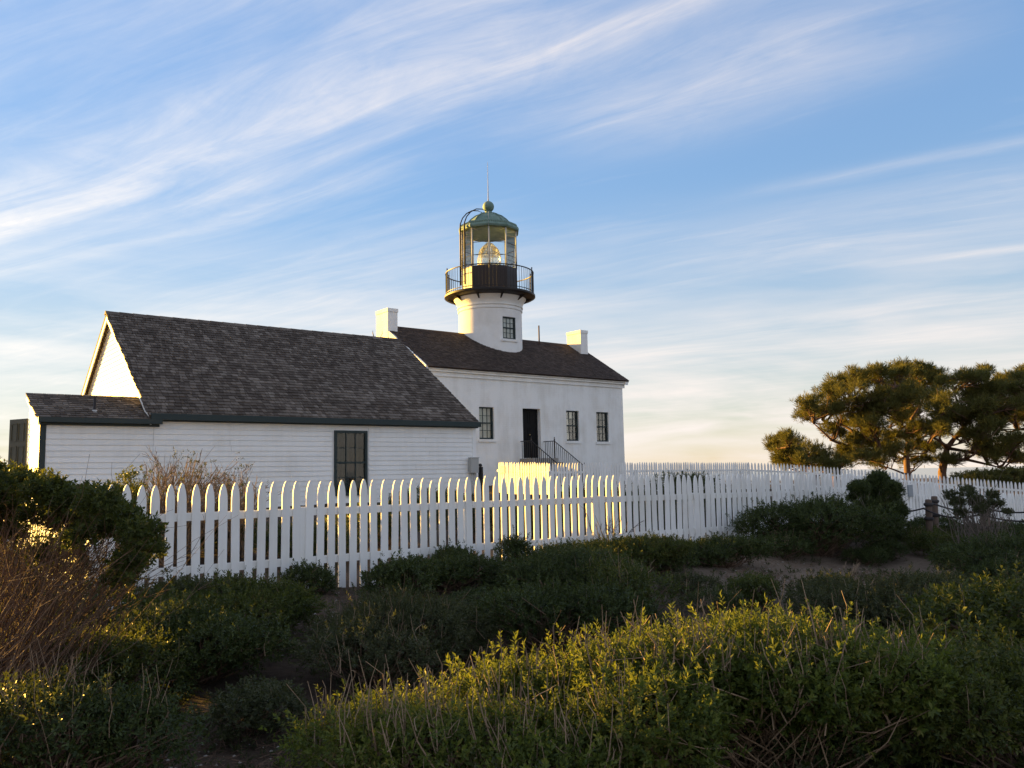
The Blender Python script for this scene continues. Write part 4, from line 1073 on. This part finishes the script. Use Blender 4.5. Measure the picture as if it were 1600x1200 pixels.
# behind the fence
broom('bare_shrub', 'bare brown twiggy shrub behind the fence below the lean-to gutter', px(262, 12.6), 12.6, 71, 260, 1.72, 1.0, 'twig_dry', (.16, 0), 'leaf_sage', 160, r0=.008, fork=4, leaf=(9, .035, .015, .08), top_only=.9)
broom('bare_shrub', 'smaller bare brown shrub behind the fence right of the larger one', px(366, 13.0), 13.0, 73, 90, 1.48, .55, 'twig_dry', (.05, 0), 'leaf_sage', 60, r0=.0075, fork=4, leaf=(8, .03, .013, .07), top_only=.9)
broom('leafy_sprig', 'upright leafy sprigs behind the fence left of the bare brown shrub', px(198, 11.4), 11.4, 75, 26, 1.42, .32, 'twig_dry', (0, 0), 'leaf_bright', 420, r0=.007, fork=2, leaf=(10, .04, .017, .10), top_only=.5)
yard = [(470,12.5,.8,.55,'leaf_dark','first dark yard shrub seen between pickets left of the outbuilding window'),(600,14.2,.9,.62,'leaf_dark','dark yard shrub seen between pickets below the outbuilding window'),
        (730,16.0,.9,.70,'leaf_sage','grey-green yard shrub between pickets below the electrical box'),(830,16.5,.9,.66,'leaf_bright','yard shrub between pickets below the short sunlit fence'),
        (930,18.5,1.0,.75,'leaf_dark','dark yard shrub between pickets right of the short sunlit fence'),(1060,19.5,1.0,1.05,'leaf_dark','tall dark yard shrub showing above the fence rail right of the lighthouse'),
        (1150,20.5,1.0,.75,'leaf_dark','dark yard shrub between pickets at the right end of the yard'),(1005,17.2,.8,.55,'leaf_sage','low grey-green yard shrub between pickets under the lighthouse corner'),
        (345,13.6,.8,.6,'leaf_dark','dark yard shrub between pickets under the bare brown shrubs'),(665,20.0,1.0,.75,'leaf_bright','yard shrub near the outbuilding wall right of its window')]
for i, (xx, Y, r, h, lm, lab) in enumerate(yard):
    shrub('yard_shrub', lab, px(xx, Y), Y, 101+i, r, r*.8, h, 1500, 9, .045, .02, .09, lm, blobs=9, lump=.42, nstem=60, ndry=20, dryh=.3, group='shrubs inside the fenced yard')

# ------------------------------------------------------------------ scrub that reads as one mass
rng = np.random.default_rng(77)
base_sets = [shrub_arrays(200+i, .6, .55, (.42, .5, .6, .36)[i], 1050, 9, (.034, .028, .040, .030)[i], (.014, .010, .018, .014)[i], .07, blobs=10, lump=.40, nstem=50, ndry=(14, 40, 10, 26)[i], dryh=.2) for i in range(4)]
LV = {'leaf_dark': [], 'leaf_sage': [], 'leaf_bright': []}; S_, D_ = [], []
dirt = [(px(490, 8.9), 8.7, .62), (px(505, 7.9), 7.9, .46), (px(350, 5.1), 4.9, .36), (px(440, 4.9), 4.7, .22), (px(1290, 11.7), 11.7, .95), (px(1195, 11.2), 11.2, .5), (px(1380, 12.0), 12.0, .45), (px(1600, 9.6), 9.8, .5)]
taken = []
def try_place(x, y, s):
    if any((x-a)**2+(y-b)**2 < (c+.45*s)**2 for a, b, c in dirt): return False
    # keep clear of the fence line
    rel = np.array([x, y])-NC; along = rel@ND; off = rel@np.array([ND[1], -ND[0]])
    if along > -.4 and off < .45*s+.05: return False
    if math.hypot(x, y) < 3.0 + .4*s: return False
    xp = 800+FPX*x/y
    if 1130 < xp < 1430 and 10.4 < y < 13.0: return False
    if 1100 < xp < 1460 and 8.0 < y <= 10.4 and s > .8: return False
    if any((x-a)**2+(y-b)**2 < (.52*(s+c))**2 for a, b, c in taken): return False
    return True
tries = 0
while len(taken) < 165 and tries < 9000:
    tries += 1
    y = rng.uniform(3.6, 19); t_ = rng.uniform(-.75, 1.05); x = t_*y
    s = rng.uniform(.5, 1.35)
    if y > 9.5: s = min(s, 1.0)
    if not try_place(x, y, s): continue
    taken.append((x, y, s))
    k = int(rng.integers(0, 4)); a = rng.uniform(0, 6.28); c, sn = math.cos(a), math.sin(a)
    Rm = np.array([[c, -sn, 0], [sn, c, 0], [0, 0, 1]])*s
    Rm[2, 2] = s*rng.uniform(.75, 1.05)
    o = np.array([x, y, gz(x, y)-.05])
    kind_ = ['leaf_dark', 'leaf_dark', 'leaf_sage', 'leaf_bright'][int(rng.integers(0, 4))]
    for src, dst in zip(base_sets[k], (LV[kind_], S_, D_)):
        dst.append((src[0]@Rm.T+o, src[1]))
sc_ = thing('coastal_scrub', 'low mixed green scrub covering the slope before the fence', 'scrub'); sc_['kind'] = 'stuff'
for kn, nm in (('leaf_dark', 'dark_foliage'), ('leaf_sage', 'grey_foliage'), ('leaf_bright', 'green_foliage')):
    link(nm, mesh_from(nm, *merge(LV[kn])), M[kn], sc_)
link('scrub_stems', mesh_from('scrub_stems', *merge(S_)), M['twig_red'], sc_); link('scrub_stalks', mesh_from('scrub_stalks', *merge(D_)), M['twig_dry'], sc_)

# dry grass and litter on the bare patches
def litter():
    rng = np.random.default_rng(5); A = []
    for a, b, c in dirt:
        n = int(800*c)
        r = np.sqrt(rng.uniform(0, 1, n))*c*1.3; th = rng.uniform(0, 6.28, n)
        A.append(np.stack([a+r*np.cos(th), b+r*np.sin(th)], 1))
    A = np.concatenate(A); z = ground_z(A[:, 0], A[:, 1])
    P0 = np.stack([A[:, 0], A[:, 1], z+.012], 1); n = len(P0)
    d = rng.normal(size=(n, 3))*np.array([1, 1, .22]); d[:, 2] = np.abs(d[:, 2]); d /= np.linalg.norm(d, axis=1)[:, None]
    return tubes(curved(P0, P0+d*rng.uniform(.03, .16, (n, 1)), rng, 3, .15), np.array([[.0022, .0018, .0008]]).repeat(n, 0), 3)
tag(link('twig_litter', mesh_from('twig_litter', *litter()), M['twig_red']), 'dry twigs and litter scattered on the dirt', 'litter', kind='stuff')
def weeds():
    rng = np.random.default_rng(15); A = []
    for a, b, c in dirt:
        n = int(130*c); r = np.sqrt(rng.uniform(.15, 1, n))*c*1.5; th = rng.uniform(0, 6.28, n)
        A.append(np.stack([a+r*np.cos(th), b+r*np.sin(th)], 1))
    A.append(np.stack([rng.uniform(-4, 0, 160), rng.uniform(3.6, 7, 160)], 1))
    A = np.concatenate(A); z = ground_z(A[:, 0], A[:, 1]); n = len(A)
    pos = np.stack([A[:, 0], A[:, 1], z], 1); d = rand_dirs(n, rng, .75)
    return leaves(pos, d, rng, 9, .05, .012, .035, (20, 75))
tag(link('weeds', mesh_from('weeds', *weeds()), M['leaf_sage']), 'small weeds sprouting on the bare dirt', 'weeds', kind='stuff')
def pebbles():
    rng = np.random.default_rng(9); V, F_, o = [], [], 0
    for a, b, c in dirt:
        for _ in range(int(170*c)):
            r = math.sqrt(rng.random())*c*1.3; th = rng.uniform(0, 6.28); x, y = a+r*math.cos(th), b+r*math.sin(th); s = rng.uniform(.006, .022)
            v = np.array([(1,0,0),(-1,0,0),(0,1,0),(0,-1,0),(0,0,1),(0,0,-1)])*s*rng.uniform(.6, 1.2, (6, 1))*np.array([1, .8, .6])+np.array([x, y, gz(x, y)+.005])
            V.append(v); F_.append(np.array([(0,2,4),(2,1,4),(1,3,4),(3,0,4),(2,0,5),(1,2,5),(3,1,5),(0,3,5)])+o); o += 6
    return np.concatenate(V), np.concatenate(F_)
tag(link('pebbles', mesh_from('pebbles', *pebbles()), M['stone']), 'small stones on the bare dirt', 'pebbles', kind='stuff')

# ------------------------------------------------------------------ rope barrier on the right
rp = [(px(1444, 14.6), 14.6), (px(1454, 15.2), 15.2), (px(1533, 13.6), 13.6)]
def post_top(p, ytop, xx): return at(xx, ytop, p[1])[2]-gz(*p)
rope_post(rp[0], post_top(rp[0], 780, 1444), .055, 'shorter brown rope post beside the paler post at right')
rope_post(rp[1], post_top(rp[1], 775, 1454), .055, 'paler taller rope post next to the grey sign at right')
rope_post(rp[2], post_top(rp[2], 790, 1533), .075, 'thick rope post hidden behind the grey-stemmed open shrub')
def rope(label, a, b, sag):
    a, b = np.array(a), np.array(b); n = 14
    pts = [a*(1-t)+b*t-np.array([0, 0, sag*4*t*(1-t)]) for t in np.linspace(0, 1, n)]
    tag(MB().tube(pts, .014, 6).build('rope', M['rope'], None, True), label, 'rope', 'ropes of the barrier')
rope('upper rope from the paler post towards the thick post at right', at(1454, 785, 15.2), at(1533, 800, 13.6), .05)
rope('lower rope from the shorter post towards the thick post at right', at(1444, 795, 14.6), at(1533, 803, 13.6), .10)
rope('upper rope running off the right edge of the photo', at(1533, 793, 13.6), at(1625, 798, 12.6), .05)
rope('lower rope running off the right edge of the photo', at(1533, 803, 13.6), at(1625, 812, 12.6), .06)
rope('rope running left from the shorter post behind the round bush', at(1444, 794, 14.6), at(1375, 800, 16.0), .04)

# ------------------------------------------------------------------ pine trees
def pine(label, D, trunk, limbs, pads, seed, tuft=150, trunk_r=.22):
    rng = np.random.default_rng(seed)
    b = at(*trunk[0], D); zb = gz(b[0], b[1])
    t = thing('pine_tree', label, 'tree', (b[0], b[1], zb), 0, 'windswept pines beyond the fence')
    O = np.array([b[0], b[1], zb])
    tp = [np.array([b[0], b[1], zb-.3])]+[at(x, y, D+.25*i) for i, (x, y) in enumerate(trunk)]
    K = len(tp); tp = np.array(tp)-O
    tr = MB().tube([tuple(p) for p in tp], [trunk_r*(1.15-.75*i/(K-1)) for i in range(K)], 10)
    link('trunk', tr.mesh('trunk', True), M['bark_pine'], t)
    nodes = [tp[i] for i in range(1, K)]; lm = MB()
    for li in limbs:
        pts = [at(x, y, D+dz)-O for x, y, dz in li]
        lm.tube([tuple(p) for p in pts], [trunk_r*.5*(1-.7*i/(len(pts)-1)) for i in range(len(pts))], 7); nodes += pts[1:]
    N = np.array(nodes); V, Fq = [], []
    m_px = D/FPX
    pads = [q_ for (x, y, rx, ry) in pads for q_ in ((x, y, rx, ry), (x+rng.normal(0, rx*.6), y+rng.normal(0, ry*.9), rx*.6, ry*.9))]
    for (x, y, rx, ry) in pads:
        dz = rng.uniform(-2.8, 2.8); c = at(x, y, D+dz)-O; Rx, Rz = rx*.92*m_px, ry*1.1*m_px; Ry = Rx*rng.uniform(.7, 1.1)
        cand = np.linalg.norm(N-c, axis=1)+np.clip(N[:, 2]-c[2], 0, None)*2
        s = N[int(np.argmin(cand))]
        P_ = curved(s[None], (c-np.array([0, 0, Rz*.3]))[None], rng, 6, .09, -.05)[0]
        lm.tube([tuple(p) for p in P_], [.075, .065, .055, .045, .036, .025], 6)
        for q in range(12):    # twigs inside the pad
            e = c+rng.normal(0, .45, 3)*np.array([Rx, Ry, Rz]); s2 = P_[int(rng.integers(3, 6))]
            pp = curved(s2[None], e[None], rng, 4, .12)[0]; lm.tube([tuple(p) for p in pp], [.03, .024, .018, .01], 5)
        nb = int(rng.integers(6, 10)); n = int(tuft*Rx*Ry*1.1+60)
        th = rng.uniform(0, 6.28, nb); rr = np.sqrt(rng.uniform(0, 1, nb))*.8
        C = c+np.stack([Rx*rr*np.cos(th), Ry*rr*np.sin(th), Rz*rng.uniform(-.55, .65, nb)], 1)
        k = rng.integers(0, nb, n); d = rand_dirs(n, rng, .30)
        R = np.array([Rx*.42, Ry*.42, Rz*.62])
        pos = C[k]+d*R*rng.uniform(.45, 1.3, (n, 1))+rng.normal(0, .05, (n, 3))
        dd = d*.7+np.array([0, 0, .6])+rng.normal(0, .3, (n, 3)); dd /= np.linalg.norm(dd, axis=1)[:, None]
        v, f = leaves(pos, dd, rng, 13, .30, .026, .14, (12, 65)); V.append((v, f))
    link('limbs', lm.mesh('limbs', True), M['bark_pine'], t)
    link('crown', mesh_from('crown', *merge(V)), M['needle'], t)
    return t
pine('pine with orange leaning trunk at the left of the pine group', 50, [(1306,738),(1312,712),(1326,698),(1340,684),(1352,668),(1362,655)],
     [[(1340,684,0),(1330,672,.4),(1313,662,.8),(1290,660,1.2)],[(1352,668,0),(1365,650,-.5),(1385,630,-1),(1400,605,-1)],[(1326,698,0),(1300,688,-.6),(1272,662,-1.2)],[(1362,655,0),(1350,640,.8),(1330,625,1.4)],[(1312,712,0),(1345,700,-1),(1375,704,-1.6)]],
     [(1263,653,17,10),(1285,648,22,12),(1303,630,24,13),(1318,604,26,12),(1300,618,22,10),(1345,595,27,12),(1338,622,32,15),(1372,590,26,11),(1378,615,34,17),(1352,640,30,14),(1330,662,24,11),(1362,668,26,10),(1385,642,28,13),(1340,690,26,9),(1372,700,30,9),(1352,716,30,8),(1396,684,22,8),(1400,584,24,8),(1415,604,26,12),(1360,655,24,11),(1300,672,18,9),(1330,708,24,8),(1318,640,22,10),(1395,625,26,12)], 301)
pine('pine in the middle of the group with a straight reddish trunk', 57, [(1418,742),(1416,712),(1420,690),(1418,672),(1424,655)],
     [[(1420,690,0),(1402,676,-.5),(1390,668,-1)],[(1424,655,0),(1440,630,.6),(1446,600,1)],[(1416,712,0),(1398,702,.5),(1385,696,1)]],
     [(1420,578,26,8),(1440,583,22,8),(1432,600,34,13),(1422,625,32,15),(1450,615,30,13),(1438,645,34,16),(1415,650,24,11),(1400,705,28,9),(1430,722,30,8),(1450,700,22,8),(1460,590,22,8),(1455,675,26,10),(1405,680,22,9),(1440,668,22,9)], 303, trunk_r=.22)
pine('spreading pine with forked trunk at the right edge of the photo', 48, [(1472,738),(1476,718),(1480,700),(1492,684),(1505,668)],
     [[(1480,700,0),(1470,690,-.4),(1455,682,-.8),(1450,692,-1.2)],[(1492,684,0),(1515,674,.4),(1550,672,.8),(1590,671,1.2)],[(1505,668,0),(1500,640,-.5),(1490,610,-1)],[(1505,668,0),(1530,640,.6),(1555,610,1)],[(1476,718,0),(1510,718,-.6),(1545,726,-1.0),(1560,730,-1.3)],[(1480,700,0),(1515,706,.8),(1550,716,1.2)]],
     [(1488,600,26,9),(1512,592,26,9),(1535,588,16,6),(1480,630,34,16),(1510,620,30,13),(1505,650,38,16),(1535,640,28,13),(1550,612,26,11),(1575,600,28,12),(1598,590,22,9),(1565,640,28,15),(1590,625,28,14),(1590,655,26,11),(1620,610,30,14),(1625,645,30,14),(1545,690,26,10),(1570,705,26,8),(1530,705,22,8),(1590,716,18,6),(1545,668,22,8),(1470,668,20,8),(1525,625,28,13),(1560,660,26,10),(1590,690,24,9),(1482,655,26,11),(1520,680,22,8),(1490,722,22,7)], 305)
pine('low dense pine crouching at the left foot of the pine group', 47, [(1272,744),(1268,728),(1262,716),(1254,706)],
     [[(1262,716,0),(1240,708,-.4),(1212,700,-.8)],[(1262,716,0),(1280,706,.4),(1296,700,.8)]],
     [(1208,696,13,7),(1224,692,16,8),(1246,696,18,9),(1232,712,24,10),(1264,705,22,11),(1254,724,30,10),(1290,714,24,10),(1222,726,20,8),(1290,730,22,7)], 307, trunk_r=.14)
def far_hedge(label, xs, D, ytop, seed):
    rng = np.random.default_rng(seed)
    c = at(xs, 745, D); t = thing('distant_shrub', label, 'shrub', (c[0], c[1], gz(c[0], c[1])), 0, 'sunlit shrubs beyond the right fence')
    O = np.array([c[0], c[1], gz(c[0], c[1])]); top = at(xs, ytop, D)[2]-O[2]
    P_, d = bush_points(rng, 900, 1.5, 1.2, top, 10, .5, .02)
    link('foliage', mesh_from('foliage', *leaves(P_, d, rng, 9, .16, .05, .12)), M['needle'], t)
    A = np.zeros((14, 3)); A[:, :2] = rng.normal(0, .2, (14, 2)); link('branches', mesh_from('branches', *tubes(curved(A, P_[:14], rng, 4, .1), np.array([[.04,.03,.02,.01]]).repeat(14, 0), 5)), M['bark_pine'], t)
far_hedge('golden sunlit shrub low behind the fence under the right pine', 1535, 44, 738, 401)
far_hedge('darker sunlit shrub behind the fence at the right photo edge', 1590, 43, 736, 403)
